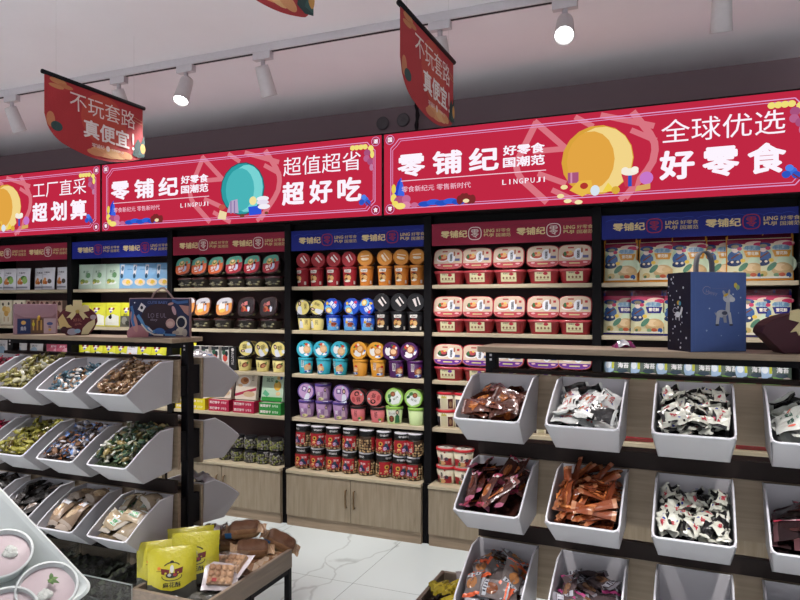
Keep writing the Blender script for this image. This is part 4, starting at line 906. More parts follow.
# ------------------------------------------------------------------ display racks
LIPS = [1.141, 0.851, 0.561, 0.271]
BINW, PITCH = .214, .289
def rack(xl, xr, rotz, origin, label, rows, back_rows):
    """xl..xr from outer post to outer post, measured in the rack's own frame; lips of the bins sit at y = 0"""
    t = thing('display_rack', label, 'rack', (origin[0], origin[1], 0), (0, 0, rotz))
    for x in (xl + .02, xr - .02):
        MB().box(x - .02, x + .02, .35, .39, 0, 1.335, '#17161a').build('post', 'blackmetal', t, bevel=.002, seg=1)
        MB().box(x - .02, x + .02, .15, .60, 0, .03, '#17161a').build('foot', 'blackmetal', t)
        for z in (1.25, .96, .67, .38):
            MB().box(x - .012, x + .012, .3, .35, z - .15, z - .02, '#151418').build('bracket', 'blackmetal', t)
            MB().box(x - .012, x + .012, .39, .44, z - .15, z - .02, '#151418').build('bracket', 'blackmetal', t)
        for z in (1.318, 1.302):
            MB().box(x - .004, x + .004, .3485, .35, z - .004, z + .004, '#c9c5c8').build('screw', 'metal', t)
    MB().box(xl, xr, .25, .45, 1.335, 1.355, '#999').build('top_board', 'ash_long', t, bevel=.002, seg=1)
    MB().box(xl + .04, xr - .04, .35, .37, 1.308, 1.335, '#17161a').build('top_beam', 'blackmetal', t)
    for k, z in enumerate(LIPS):
        MB().box(xl + .0, xr - .0, .287, .303, z - .068, z + .118, '#999').build('back_board', 'ash_long', t)
        MB().box(xl + .04, xr - .04, .303, .35, z + .119, z + .132, '#2a211f').build('rail', 'blackmetal', t)
        MB().box(xl + .0, xr - .0, .268, .286, z - .166, z - .112, '#2b2220').build('front_rail', 'blackmetal', t)
        if back_rows: MB().box(xl, xr, .437, .453, z - .068, z + .118, '#999').build('back_board', 'ash_long', t)
    return t
RX, RY, RR = -.649, 2.003, R(-2.0)
def RW(x, y, z=0):   # right rack's frame -> world
    return Vector((RX, RY, z)) + Matrix.Rotation(RR, 3, 'Z') @ Vector((x, y, 0))
LX, LY = -3.08, 2.0
rack(-.06, 1.09, 0, (LX, LY), 'black and wood display rack of white bins at the left, boxes on its top board', 4, True)
rack(.0, 1.2, RR, (RX, RY), 'black and wood display rack of white bins at the right, blue gift box on top', 4, False)

PROF = [(0, 0), (.06, .042), (.12, .08), (.19, .115), (.268, .117), (.268, -.066), (.108, -.086)]
def bin_meshes():
    w = BINW / 2; ti = .006
    m = MB(); c = '#b9b7bb'; cin = '#c3c1c5'
    for s in (-1, 1):    # side walls, tapering in a little at the bottom
        xo = lambda z: s * (w - .012 * max(0, -z) / .086)
        for off, flip in ((0, s < 0), (-s * .004, s > 0)):
            v = [(xo(z) + off, y, z) for y, z in PROF]
            f = tuple(range(len(v)))
            m.add(v, [f[::-1] if flip else f], c if off == 0 else cin)
        n = len(PROF)
        for i in range(n):
            (y0, z0), (y1, z1) = PROF[i], PROF[(i + 1) % n]
            m.add([(xo(z0), y0, z0), (xo(z0) - s * .004, y0, z0), (xo(z1) - s * .004, y1, z1), (xo(z1), y1, z1)], [(0, 1, 2, 3)], c)
    wb = w - .012
    def plate(p, q, wp, wq, nrm):
        (y0, z0), (y1, z1) = p, q
        for k, (ty, tz) in enumerate(((0, 0), nrm)):
            m.add([(-wp, y0 + ty, z0 + tz), (wp, y0 + ty, z0 + tz), (wq, y1 + ty, z1 + tz), (-wq, y1 + ty, z1 + tz)], [(0, 1, 2, 3) if k else (3, 2, 1, 0)], cin if k else c)
    plate((0, 0), (.108, -.086), w, wb, (.003, .003))
    plate((.108, -.086), (.268, -.066), wb, wb + .003, (0, .004))
    plate((.268, -.066), (.268, .117), wb + .003, w, (-.004, 0))
    rim = MB()
    pts = []
    for y, z in PROF[4::-1]: pts.append((-w + .002, y, z))
    for y, z in PROF[:5]: pts.append((w - .002, y, z))
    # rounded front corners
    path = []
    for y, z in PROF[4:0:-1]: path.append((-w + .002, y, z))
    path += [(-w + .002, .016, .0115), (-w + .006, .004, .003), (-w + .016, -.001, .0), (w - .016, -.001, .0), (w - .006, .004, .003), (w - .002, .016, .0115)]
    for y, z in PROF[1:5]: path.append((w - .002, y, z))
    rim.tube(path, .0032, '#e2e2e8', 8)
    rim.tube([(-w + .004, .267, .117), (w - .004, .267, .117)], .002, '#d0d0d4', 6)
    return m.mesh('shell', 'binplastic'), rim.mesh('rim', 'plastic')
BIN_SHELL, BIN_RIM = bin_meshes()
def bin_at(loc, rotz, label):
    t = thing('snack_bin', label, 'bin', loc, (0, 0, rotz), 'white scoop bins')
    part('shell', BIN_SHELL, t); part('rim', BIN_RIM, t)
    return t

# ------------------------------------------------------------------ packets that fill the bins
def pillow(L, W, T, top, under, art, ends=.14, endcol=None, q=None, wr=.12):
    """flat sealed packet; printed face up"""
    q = q or random.Random(1)
    ph = [q.uniform(0, 6) for _ in range(4)]
    def wav(u, v): return wr * T * (math.sin(9 * u + ph[0]) * math.sin(7 * v + ph[1]) + .6 * math.sin(17 * v + ph[2] + 5 * u))
    def th(u, v):
        a = min(1, max(0, (.5 - abs(u - .5)) / ends)); b = max(0, 1 - abs(2 * v - 1) ** 2.2); u = min(1, max(0, u))
        return T / 2 * (a ** .6) * b ** .6
    bend = q.uniform(-.25, .25) * T * 2; tw = q.uniform(-.5, .5) * T
    def P(u, v, s): return ((u - .5) * L, (v - .5) * W * (1 + (.04 if u < ends or u > 1 - ends else 0)), s * th(u, v) + wav(u, v) + bend * (2 * u - 1) ** 2 + tw * (2 * u - 1) * (2 * v - 1))
    m = MB()
    cf = lambda c: (lambda u, v: (endcol if (endcol and (u < ends * .75 or u > 1 - ends * .75)) else (c(u, v) if callable(c) else c)))
    m.sheet(10, 6, lambda u, v: P(u, v, 1), cf(top)); m.sheet(10, 6, lambda u, v: P(u, v, -1), cf(under), flip=True)
    if art: m.art(art, lambda x, y, h: tuple(Vector(P(x / L + .5, y / W + .5, 1)) + Vector((0, 0, h))), eps=.0012, maxlen=.012, layer=.0001)
    return m
def candy(L, r, body, tip, q, sq=.8):
    """sweet in a wrapper twisted at both ends"""
    m = MB()
    prof = [(-.5, 1.0), (-.42, .75), (-.3, .22), (-.24, .75), (-.1, 1.0), (.1, 1.0), (.24, .75), (.3, .22), (.42, .75), (.5, 1.0)]
    n = 8; v = []
    for a, k in prof:
        flat = .25 if abs(a) > .35 else sq
        j = q.uniform(.85, 1.15)
        for i in range(n):
            t = 2 * PI * i / n
            z = r * k * flat * math.sin(t) * j * (1 + .15 * math.sin(3 * t + a * 9))
            v.append((a * L, r * k * math.cos(t) * (1 + .1 * math.sin(5 * t + a * 20)), z))
    fs = [(j * n + i, j * n + (i + 1) % n, (j + 1) * n + (i + 1) % n, (j + 1) * n + i) for j in range(len(prof) - 1) for i in range(n)]
    cs = [(tip if (j in (0, 1, 7, 8)) else (body if not isinstance(body, (list, tuple)) else body[(i // 2) % len(body)])) for j in range(len(prof) - 1) for i in range(n)]
    m.add(v, fs, cs, True)
    m.add([v[i] for i in range(n)], [tuple(range(n - 1, -1, -1))], tip); m.add([v[-n + i] for i in range(n)], [tuple(range(n))], tip)
    return m

def heap(loc, rotz, name, meshes, size, label, cat, group, n_max, fill=(.0, .068), sink=.03, base_col=('#555',), seed=0, cover=1.0, depth=(0.012, .255), tilt=.35, kids=None, yaw=None, mirror=False, under=True):
    """drop packets into a bin until they reach the fill line; the ones buried below are one loose mass"""
    q = random.Random(seed)
    L, W, T = size
    NX, NY = 20, 26
    w = BINW / 2 - .0135
    fl = lambda y: (-.082 * min(1, y / .108) if y < .108 else -.082 + .02 * (y - .108) / .16) + .0065
    tgt = lambda y: fill[0] + (fill[1] - fill[0]) * min(1, y / .2)
    cx = lambda i: -w + (i + .5) * 2 * w / NX
    cy = lambda j: depth[0] + (j + .5) * (depth[1] - depth[0]) / NY
    Hm = [[0] * NY for _ in range(NX)]
    for i in range(NX):
        for j in range(NY):
            y = cy(j)
            Hm[i][j] = max(fl(y), tgt(y) - .8 * sink * min(1, .45 + y / .12) - abs(q.gauss(0, .004))) if under else fl(y)
    M0 = Matrix.Translation(Vector(loc)) @ Matrix.Rotation(rotz, 4, 'Z')
    if under:
        b = MB(); cols = list(base_col)
        kx = (w - .006) / w
        b.sheet(NX - 1, NY - 1, lambda u, v: (kx * cx(round(u * (NX - 1))), cy(round(v * (NY - 1))), Hm[round(u * (NX - 1))][round(v * (NY - 1))] - .002), lambda u, v: q.choice(cols))
        kx = (w - .006) / w
        b.sheet(NX - 1, NY - 1, lambda u, v: (kx * cx(round(u * (NX - 1))), cy(round(v * (NY - 1))), fl(cy(round(v * (NY - 1))))), cols[0], flip=True)
        o = b.build(name + '_pile', 'foil'); o.location = loc; o.rotation_euler = (0, 0, rotz)
        tag(o, 'lower layers under: ' + label.replace(' in the heap', ''), cat, None, 'stuff')
    cnt = 0; fails = 0
    while cnt < n_max and fails < 60:
        best = None
        for _ in range(16):
            a = q.uniform(0, 2 * PI) if yaw is None else yaw + q.gauss(0, .35)
            ca, sa = math.cos(a), math.sin(a)
            ex, ey = abs(ca) * L / 2 + abs(sa) * W / 2, abs(sa) * L / 2 + abs(ca) * W / 2
            x = max(-w + ex * .95, min(w - ex * .95, q.uniform(-w, w))) if ex < w else 0
            y = max(depth[0] + ey * .95, min(depth[1] - ey * .95, q.uniform(*depth)))
            i = min(NX - 1, int((x + w) / (2 * w) * NX)); j = min(NY - 1, max(0, int((y - depth[0]) / (depth[1] - depth[0]) * NY)))
            hh = [Hm[min(NX - 1, max(0, i + di))][min(NY - 1, max(0, j + dj))] for di in (-2, 0, 2) for dj in (-2, 0, 2)]
            d = tgt(y) * cover - sum(hh) / 9
            if best is None or d > best[0]: best = (d, x, y, a)
        d, x, y, a = best
        if d < -.004: fails += 1; continue
        ca, sa = math.cos(a), math.sin(a)
        cells = []
        for i in range(NX):
            for j in range(NY):
                dx, dy = cx(i) - x, cy(j) - y
                p, r_ = dx * ca + dy * sa, -dx * sa + dy * ca
                if (p / (L / 2)) ** 2 + (r_ / (W / 2)) ** 2 < .9: cells.append((i, j))
        if not cells: fails += 1; continue
        hs = sorted(Hm[i][j] for i, j in cells)
        # best-fit slope of what lies below
        mx = sum(cx(i) for i, j in cells) / len(cells); my = sum(cy(j) for i, j in cells) / len(cells); mz = sum(hs) / len(hs)
        sxx = sum((cx(i) - mx) ** 2 for i, j in cells) + 1e-6; syy = sum((cy(j) - my) ** 2 for i, j in cells) + 1e-6
        gx = sum((cx(i) - mx) * (Hm[i][j] - mz) for i, j in cells) / sxx; gy = sum((cy(j) - my) * (Hm[i][j] - mz) for i, j in cells) / syy
        gx = max(-.8, min(.8, gx)) + q.gauss(0, tilt * .3); gy = max(-.8, min(.9, gy)) + q.gauss(0, tilt * .3)
        z = hs[int(len(hs) * .68)] + T * .42
        for du, dv in ((-.5, -.5), (.5, -.5), (-.5, .5), (.5, .5), (0, -.5), (0, .5), (-.5, 0), (.5, 0)):
            dx, dy = du * L * ca - dv * W * sa, du * L * sa + dv * W * ca
            need = fl(y + dy) + .004 + T * .2
            if y + dy < depth[0]: need = .004
            z = max(z, need - gx * dx - gy * dy)
        if z > tgt(y) + .024: fails += .34; continue
        zz = Vector((-gx, -gy, 1)).normalized(); xx = Vector((ca, sa, 0)); xx = (xx - zz * xx.dot(zz)).normalized(); yy = zz.cross(xx)
        rot = Matrix((xx, yy, zz)).transposed().to_4x4()
        if q.random() < .12: rot = rot @ Matrix.Rotation(PI, 4, 'X')
        k = q.randrange(len(meshes))
        o = bpy.data.objects.new(name, meshes[k]); COL.objects.link(o)
        o.matrix_world = M0 @ Matrix.Translation((x, y, z)) @ rot
        tag(o, label, cat, group)
        if kids:
            for nm, me in kids[k]:
                c = bpy.data.objects.new(nm, me); COL.objects.link(c); c.parent = o
        for i, j in cells:
            dx, dy = cx(i) - x, cy(j) - y
            Hm[i][j] = max(Hm[i][j], z + gx * dx + gy * dy + T * .35)
        cnt += 1; fails = 0
    return cnt

def variants(fn, n, name, mat):
    return [fn(random.Random(70 + i)).mesh(name, mat) for i in range(n)]
# --- right rack kinds
def jerky(q):
    sp = [('e', q.uniform(-.02, .02), q.uniform(-.01, .01), q.uniform(.012, .024), q.uniform(.007, .013), q.choice(['#a85f26', '#8f4a22', '#b86f30', '#5a2a1c']), q.uniform(0, 3)) for _ in range(5)]
    sp = [s[:5] + (s[6], s[5]) for s in sp]
    return pillow(.095, .062, .012, '#5a3024', '#4a281e', sp + [('r', -.044, -.026, -.037, .026, q.choice(['#c04a5e', '#8a5a56', '#b09a96']))], .12, q.choice(['#7d5a52', '#6a443a', '#8a3a46']), q, .25)
def tofu(q, c2=None):
    f = q.choice([1, -1])
    a = [('t', '香豆干', .0, .004, .036, .014, .03, '#c23a3c', .12 * f), ('e', -.012, -.012, .007, .004, '#d0605c'), ('e', .014, .013, .005, .004, '#4a56a8'), ('e', .002, -.013, .01, .003, '#d98a5c'), ('p', [(-.03, -.024), (-.02, -.028), (.01, -.025), (.0, -.021)], '#1d1b1d')]
    return pillow(.085, .062, .012, '#eceeea', '#201e20', a, .12, '#dde0dc', q, .25)
def tofu_green(q):
    a = [('t', '竹笋', .0, .004, .02, .026, .03, '#2f5a4a'), ('e', .0, -.018, .01, .003, '#d8705c'), ('r', .018, .0, .024, .012, '#8a9a90')]
    return pillow(.085, .07, .012, '#d5d8cf', '#201e20', a, .12, '#c9cdc6', q, .25)
def whitecandy(q):
    a = [('t', '鸭', -.004, .002, .014, .013, .03, '#c8384a', q.uniform(-.5, .5)), ('e', .008, -.005, .004, .003, '#4454a8'), ('e', -.012, .006, .003, .002, '#d0506a')]
    return pillow(.056, .037, .012, lambda u, v: '#dedfd0' if v > .16 else '#1c1b1d', '#1a191b', a, .13, '#d6d7ca', q, .3)
def strip_pink(q):
    a = [('e', q.uniform(-.02, .02), 0, .03, .01, q.choice(['#8a4a24', '#6a3420', '#a05a2c'])), ('r', .046, -.014, .055, .014, '#d8cfce'), ('r', .048, -.008, .054, .004, '#c23a5a')]
    return pillow(.135, .038, .011, '#4a2620', '#3d1f1a', a, .1, q.choice(['#b0405a', '#7a4a44', '#8f5a54', '#a8607a']), q, .25)
def strip_orange(q):
    a = [('e', q.uniform(-.04, .04), q.uniform(-.003, .003), .022, .006, q.choice(['#c8743c', '#b5622e', '#d88a4c'])) for _ in range(3)]
    return pillow(.13, .028, .01, '#8a4526', '#7a3a20', a, .1, q.choice(['#a56a48', '#6e3824', '#b9805c']), q, .3)
def darkpack(q):
    a = [('r', -.055, .026, .055, .034, '#b0707c'), ('e', -.05, .03, .012, .008, '#c23a52'), ('t', '猪肉脯', -.02, .03, .03, .006, .01, '#efe0e2'), ('e', .01, -.01, .03, .012, '#4a2a28')]
    return pillow(.125, .085, .014, '#2c1d1f', '#241819', a, .1, '#5c3c40', q, .2)
def orangeseal(q):
    a = [('e', q.uniform(-.01, .01), 0, .024, .018, q.choice(['#8a5a34', '#7a4426', '#a06c40'])), ('r', .022, -.026, .036, .026, '#b9bcc2'), ('r', -.046, -.026, -.041, .026, '#e0653a')] + [('r', .024, -.02 + .01 * i, .034, -.015 + .01 * i, '#4a4a52') for i in range(4)]
    return pillow(.1, .06, .012, '#6f6664', '#5d5553', a, .12, q.choice(['#d8603a', '#b8b8bd', '#a8a9ae']), q, .25)
def greyseal(q):
    a = [('e', q.uniform(-.01, .01), 0, .024, .018, q.choice(['#6a4a3a', '#54382c', '#7a5a44'])), ('r', .018, -.026, .038, .026, '#a9a9b2')] + [('r', .02, -.02 + .01 * i, .036, -.015 + .01 * i, '#3f3a44') for i in range(4)]
    return pillow(.1, .06, .012, '#574a4c', '#463b3d', a, .12, q.choice(['#9a3a6a', '#8a8a92', '#77747c']), q, .25)
FILM_D = 'film'
RK = [
 [('jerky_packet', variants(jerky, 5, 'jerky_packet', 'film'), (.095, .062, .012), 'brown jerky packet in the heap, leftmost bin of top row, right rack', 64, dict(fill=(.008, .062), sink=.045, base_col=('#4a2a20', '#3a2018', '#5a3424'), yaw=.1, tilt=.5)),
  ('tofu_packet', variants(tofu, 5, 'tofu_packet', 'foil'), (.085, .062, .012), 'white red-printed packet in the heap, second bin of top row, right rack', 48, dict(fill=(.008, .06), sink=.045, base_col=('#1f1d1f', '#d0d0cc', '#262426'), tilt=.5)),
  ('duck_candy', variants(whitecandy, 5, 'duck_candy', 'foil'), (.056, .037, .012), 'small white and black packet in the heap, third bin of top row, right rack', 120, dict(fill=(.008, .075), sink=.035, base_col=('#1a191b', '#242224'), tilt=.6)),
  ('bamboo_packet', variants(tofu_green, 4, 'bamboo_packet', 'foil'), (.085, .07, .012), 'white green-printed packet in the heap, rightmost bin of top row, right rack', 40, dict(fill=(.008, .06), sink=.04, base_col=('#1f1d1f', '#c9cac4'), tilt=.4))],
 [('meat_strip', variants(strip_pink, 5, 'meat_strip', 'film'), (.135, .038, .011), 'long brown strip with pink seals in the heap, leftmost middle bin, right rack', 70, dict(fill=(.006, .085), sink=.04, base_col=('#2e1814', '#3d211a'), yaw=1.2, tilt=.55)),
  ('spicy_strip', variants(strip_orange, 5, 'spicy_strip', 'film'), (.13, .028, .01), 'long orange-brown strip in the heap, second bin of middle row, right rack', 90, dict(fill=(.008, .085), sink=.04, base_col=('#5a2c18', '#6e3820', '#4a2214'), yaw=.5, tilt=.7)),
  ('duck_candy', None, (.056, .037, .012), 'small white and black packet in the heap, third bin of middle row, right rack', 120, dict(fill=(.0, .055), sink=.035, base_col=('#1a191b', '#242224'), tilt=.6)),
  ('pork_packet', variants(darkpack, 3, 'pork_packet', 'film'), (.125, .085, .014), 'large dark pink-sealed packet, rightmost bin of middle row, right rack', 16, dict(fill=(.0, .05), sink=.045, base_col=('#1c1415',), yaw=.05, tilt=.15))],
 [('bean_packet', variants(orangeseal, 5, 'bean_packet', 'film'), (.1, .06, .012), 'clear packet with orange seal in the heap, leftmost bottom bin, right rack', 60, dict(fill=(.01, .07), sink=.04, base_col=('#5a4a40', '#6e6260', '#7a3a24'), tilt=.5)),
  ('gluten_packet', variants(greyseal, 4, 'gluten_packet', 'film'), (.1, .06, .012), 'grey packet with purple seal in the heap, second bottom bin, right rack', 50, dict(fill=(.0, .05), sink=.04, base_col=('#3a3030', '#4a4040'), tilt=.45)),
  ('plum_packet', variants(darkpack, 2, 'plum_packet', 'film'), (.125, .085, .014), 'dark packet low in the nearly empty third bottom bin, right rack', 5, dict(fill=(-.03, -.02), sink=.03, base_col=('#1c1415',), tilt=.1)),
  ('cake_packet', variants(darkpack, 2, 'cake_packet', 'film'), (.125, .085, .014), 'dark packet heaped in the rightmost bottom bin, right rack', 14, dict(fill=(.0, .04), sink=.04, base_col=('#171214',), tilt=.2))]]
RK[1][2] = (RK[1][2][0], RK[0][2][1]) + RK[1][2][2:]
ROWN = ['top', 'middle', 'bottom']; BN = ['leftmost', 'second', 'third', 'rightmost']
RBX = [.107, .398, .697, .99]
def say_bin(row, col, side, what): return f'white bin of {what}, {BN[col]} in the {ROWN[row]} row of the {side} rack'
RWHAT = [['brown jerky packets', 'white red-printed packets', 'small black-white packets', 'white green-printed packets'], ['long brown strips', 'orange-brown strips', 'small black-white packets', 'large dark packets'], ['orange-sealed clear packets', 'grey purple-sealed packets', 'few dark packets', 'dark packets']]
sd = 10
for r in range(3):
    for c in range(4):
        p = RW(RBX[c], 0, LIPS[r]); sd += 1
        bin_at(p, RR, say_bin(r, c, 'right', RWHAT[r][c]))
        nm, me, size, lab, n, kw = RK[r][c]
        heap(p, RR, nm, me, size, lab, 'snack packet', lab.split(',')[0].replace('in the heap', 'heap') + f' {r}{c}' if False else 'packets: ' + lab.split(',', 1)[1].strip(), n, seed=sd, **kw)

# --- left rack kinds
def sweets(cols, tips, L=.05, r=.0125): 
    return lambda q: candy(L * q.uniform(.9, 1.1), r * q.uniform(.9, 1.1), [q.choice(cols), q.choice(cols)], q.choice(tips), q)
def tanpack(q):
    a = [('e', q.uniform(-.03, .03), q.uniform(-.01, .01), .02, .012, q.choice(['#b89a78', '#a3835f', '#c9b08e'])) for _ in range(5)] + [('r', .03, -.022, .055, .022, '#d4d4d8'), ('e', .042, .008, .008, .006, '#d98a3c')]
    return pillow(.13, .06, .03, '#8a7460', '#7a6654', a, .1, '#a89a8c', q, .1)
def greenlabel(q):
    a = [('e', q.uniform(-.03, .03), q.uniform(-.02, .02), .014, .01, q.choice(['#c9b696', '#b8a482', '#d6c6aa'])) for _ in range(8)] + [('r', -.014, -.02, .03, .014, '#d8dcd8'), ('t', '香酥', .008, -.002, .03, .016, .03, '#2f9a50'), ('r', -.01, -.018, .026, -.013, '#3faa5c')]
    return pillow(.1, .07, .028, '#a8977c', '#8f8068', a, .1, '#b9b2a6', q, .1)
def darkclear(q):
    a = [('e', q.uniform(-.03, .03), q.uniform(-.02, .02), .02, .01, q.choice(['#5a4a40', '#6a5a50', '#4a4442'])) for _ in range(4)] + [('l', [(-.03, -.02), (.03, .02)], .006, '#c9c9cc')]
    return pillow(.11, .07, .022, '#3a3634', '#302d2c', a, .1, '#5a5856', q, .2)
LKIND = [
 [('red_candy', variants(sweets(['#a02a40', '#b83a54', '#7a2a34'], ['#c04a60', '#a03048']), 4, 'red_candy', 'foil'), (.05, .025, .02), 'red wrapped candy, leftmost bin of top row, left rack', 45, dict(fill=(.01, .1), base_col=('#6a2430', '#4a2a2e'))),
  ('olive_candy', variants(sweets(['#8a8448', '#7a7440', '#9a9358', '#bdb898', '#6a5c3a', '#c4c2b4'], ['#98904e', '#7a6c40', '#bab698']), 6, 'olive_candy', 'foil'), (.05, .025, .02), 'olive yellow wrapped candy, second bin of top row, left rack', 75, dict(fill=(.008, .102), base_col=('#6a6434', '#8a8450', '#5a4a30'))),
  ('blue_candy', variants(sweets(['#4a6a7a', '#c9c9c8', '#2f4450', '#8a6a50', '#d8d4d0'], ['#5a8494', '#d0d0d0', '#a07a58']), 6, 'blue_candy', 'foil'), (.048, .024, .02), 'blue and white wrapped candy, third bin of top row, left rack', 55, dict(fill=(-.004, .075), base_col=('#4a5a64', '#8a8884', '#3a4a54', '#6a5a4c'), tilt=.4)),
  ('caramel_candy', variants(sweets(['#8a6a4a', '#77573c', '#a08260', '#604430'], ['#a08260', '#b29a7c', '#785a40']), 6, 'caramel_candy', 'foil'), (.05, .026, .022), 'tan wrapped caramel, rightmost bin of top row, left rack', 62, dict(fill=(.004, .092), base_col=('#6a4c34', '#7a5a40')))],
 [('pink_candy', variants(sweets(['#b02a4a', '#8a2436'], ['#c84a68']), 3, 'pink_candy', 'foil'), (.05, .025, .02), 'crimson wrapped candy, leftmost bin of middle row, left rack', 35, dict(fill=(.0, .09), base_col=('#5a2028',))),
  ('lime_candy', variants(sweets(['#8f8a36', '#767030', '#a8a24c', '#5e5028', '#b4b08a'], ['#98923c', '#858034']), 6, 'lime_candy', 'foil'), (.052, .026, .02), 'yellow-green wrapped candy, second bin of middle row, left rack', 75, dict(fill=(.006, .09), base_col=('#5a5428', '#6e682e'))),
  ('toffee_candy', variants(sweets(['#5a4638', '#6f8cc0', '#c4c0c4', '#7a5a44', '#3a3238'], ['#7f9ad0', '#4a4040', '#b8b0b0', '#a86a44']), 6, 'toffee_candy', 'foil'), (.05, .025, .02), 'brown and blue wrapped candy, third bin of middle row, left rack', 75, dict(fill=(.004, .09), base_col=('#332a2a', '#443a38'))),
  ('herb_candy', variants(sweets(['#46583a', '#5a5a3a', '#2f4a3a', '#8a7a4a', '#a8a898'], ['#5f7a5a', '#6a6a48', '#38483a', '#c0c0b4']), 6, 'herb_candy', 'foil'), (.048, .024, .019), 'dark green wrapped candy, rightmost bin of middle row, left rack', 95, dict(fill=(.008, .108), base_col=('#2f3a28', '#3a4430')))],
 [('dark_packet', variants(darkclear, 3, 'dark_packet', 'film'), (.11, .07, .022), 'dark clear-wrapped packet, leftmost bin of bottom row, left rack', 14, dict(fill=(.0, .08), base_col=('#2a2625',))),
  ('dark_packet', None, (.11, .07, .022), 'dark clear-wrapped packet, second bin of bottom row, left rack', 20, dict(fill=(.0, .085), base_col=('#2a2625',), yaw=.9)),
  ('cracker_packet', variants(tanpack, 4, 'cracker_packet', 'film'), (.13, .06, .03), 'white-labelled tan cracker packet, third bin of bottom row, left rack', 14, dict(fill=(.0, .085), base_col=('#5a4a3c', '#4a3c30'), yaw=1.4, tilt=.2)),
  ('crisp_packet', variants(greenlabel, 4, 'crisp_packet', 'film'), (.1, .07, .028), 'crisp packet with green label, rightmost bin of bottom row, left rack', 20, dict(fill=(.0, .09), base_col=('#6a5c48', '#7a6c56'), tilt=.3))]]
LKIND[2][1] = (LKIND[2][1][0], LKIND[2][0][1]) + LKIND[2][1][2:]
LWHAT = [['red candies', 'olive yellow candies', 'blue and white candies', 'tan caramels'], ['crimson candies', 'yellow-green candies', 'brown and blue candies', 'dark green candies'], ['dark clear packets', 'dark clear-wrapped packets', 'tan cracker packets', 'green-labelled crisp packets']]
LBX = [LX + .107 + PITCH * i for i in range(4)]
for r in range(3):
    for c in range(4):
        p = Vector((LBX[c], LY, LIPS[r])); sd += 1
        bin_at(p, 0, say_bin(r, c, 'left', LWHAT[r][c]))
        nm, me, size, lab, n, kw = LKIND[r][c]
        heap(p, 0, nm, me, size, lab, 'candy' if 'candy' in nm else 'snack packet', 'sweets: ' + lab.split(',', 1)[1].strip(), n, seed=sd, **kw)
# bins hung on the far side of the left rack, seen end-on
for r in range(3):
    p = Vector((LBX[3], LY + .74, LIPS[r]))
    bin_at(p, PI, f'grey-white bin seen end-on behind the left rack post, {ROWN[r]} row')
    if r != 1:
        cl = pillow(.13, .09, .03, '#b8b4b4', '#a8a4a4', [('r', -.03, -.03, .02, .03, '#d0d0d4'), ('e', .03, 0, .02, .02, '#5a8ac0' if r == 0 else '#8a8a8a')], .12, '#c4c4c8', random.Random(4 + r), .3).build('clear_packet', 'film')
        cl.location = p + Vector((.0, -.16, .115)); cl.rotation_euler = (.25, .1, .6 + r)
        tag(cl, ['crumpled blue-white packet standing out of the top end-on bin', '', 'crumpled clear packet lying on the lower end-on bin behind the rack post'][r], 'snack packet')
        bs = MB().blob((0, 0, 0), (.082, .085, .045), '#8a8684', 12, 7, .1, random.Random(r)).build('packet_pile', 'foil', loc=p + Vector((0, -.17, .045)))
        tag(bs, f'loose pale packets filling the {ROWN[r]} end-on bin behind the left rack post', 'snack packet', None, 'stuff')
# clear acrylic bins along the bottom of the left rack
for c in range(4):
    t = thing('acrylic_bin', f'clear acrylic bin of dark herbs under the white bins, {BN[c]} of the left rack', 'bin', (LBX[c], LY, .2))
    w = .138
    bx = MB()
    bx.box(-w, w, .0, .004, .0, .2, '#fff'); bx.box(-w, w, .262, .266, .0, .26, '#fff'); bx.box(-w, -w + .004, .004, .262, 0, .2, '#fff'); bx.box(w - .004, w, .004, .262, 0, .2, '#fff'); bx.box(-w, w, 0, .266, -.004, 0, '#fff')
    bx.build('box', 'clear_acrylic', t)
    ed = MB()
    ed.tube([(-w, 0, .2), (w, 0, .2)], .0025, '#8e9694', 6); ed.tube([(-w, 0, .0), (-w, 0, .2)], .002, '#6a716f', 6); ed.tube([(w, 0, .0), (w, 0, .2)], .002, '#6a716f', 6)
    ed.build('edge', 'plastic', t)
    g = MB().sheet(18, 16, lambda u, v: (-w + .006 + u * (2 * w - .012), .006 + v * .25, .12 + .035 * v + .012 * math.sin(31 * u + 9 * v) * math.sin(27 * v + 4 * u)), lambda u, v: random.Random(int(u * 400) + int(v * 90)).choice(['#23261f', '#1d1f1c', '#2c3024', '#38402c', '#181818']), False)
    g.box(-w + .006, w - .006, .006, .256, .002, .115, '#22241f')
    o = g.build('dried_herbs', 'food'); o.location = (LBX[c], LY, .2)
    tag(o, f'dark dried herbs filling the {BN[c]} acrylic bin', 'herbs', None, 'stuff')
tag(MB().box(LX - .01, LX + 1.04, LY - .02, LY + .3, .0, .195, '#2a2826').build('base_plinth', 'blackmetal'), 'dark low plinth under the acrylic bins of the left rack', 'plinth')

# ------------------------------------------------------------------ gift boxes on the racks
BT = 1.3552
def bow(parent, col, w, y, z, mat='carton'):
    m = MB()
    for s in (-1, 1):
        m.prism([(s * .0, z), (s * w * .35, z + w * .42), (s * w * .62, z + w * .36), (s * w * .66, z + w * .05), (s * w * .3, z - w * .06)][::s], 'y', y - .006, y, col)
        m.prism([(s * .004, z), (s * w * .3, z - .02 * w), (s * w * .62, z - w * .4), (s * w * .42, z - w * .36), (s * w * .34, z - w * .52), (s * w * .12, z - w * .2)][::s], 'y', y - .004, y + .001, col)
    m.prism([(-w * .28, z + .1 * w), (-w * .24, z + w * .7), (w * .24, z + w * .7), (w * .28, z + .1 * w)], 'y', y - .002, y + .002, col)
    m.blob((0, y - .006, z), (w * .12, .008, w * .12), '#a8934e', 10, 6)
    return m.build('ribbon_bow', mat, parent, bevel=.0015, seg=2)
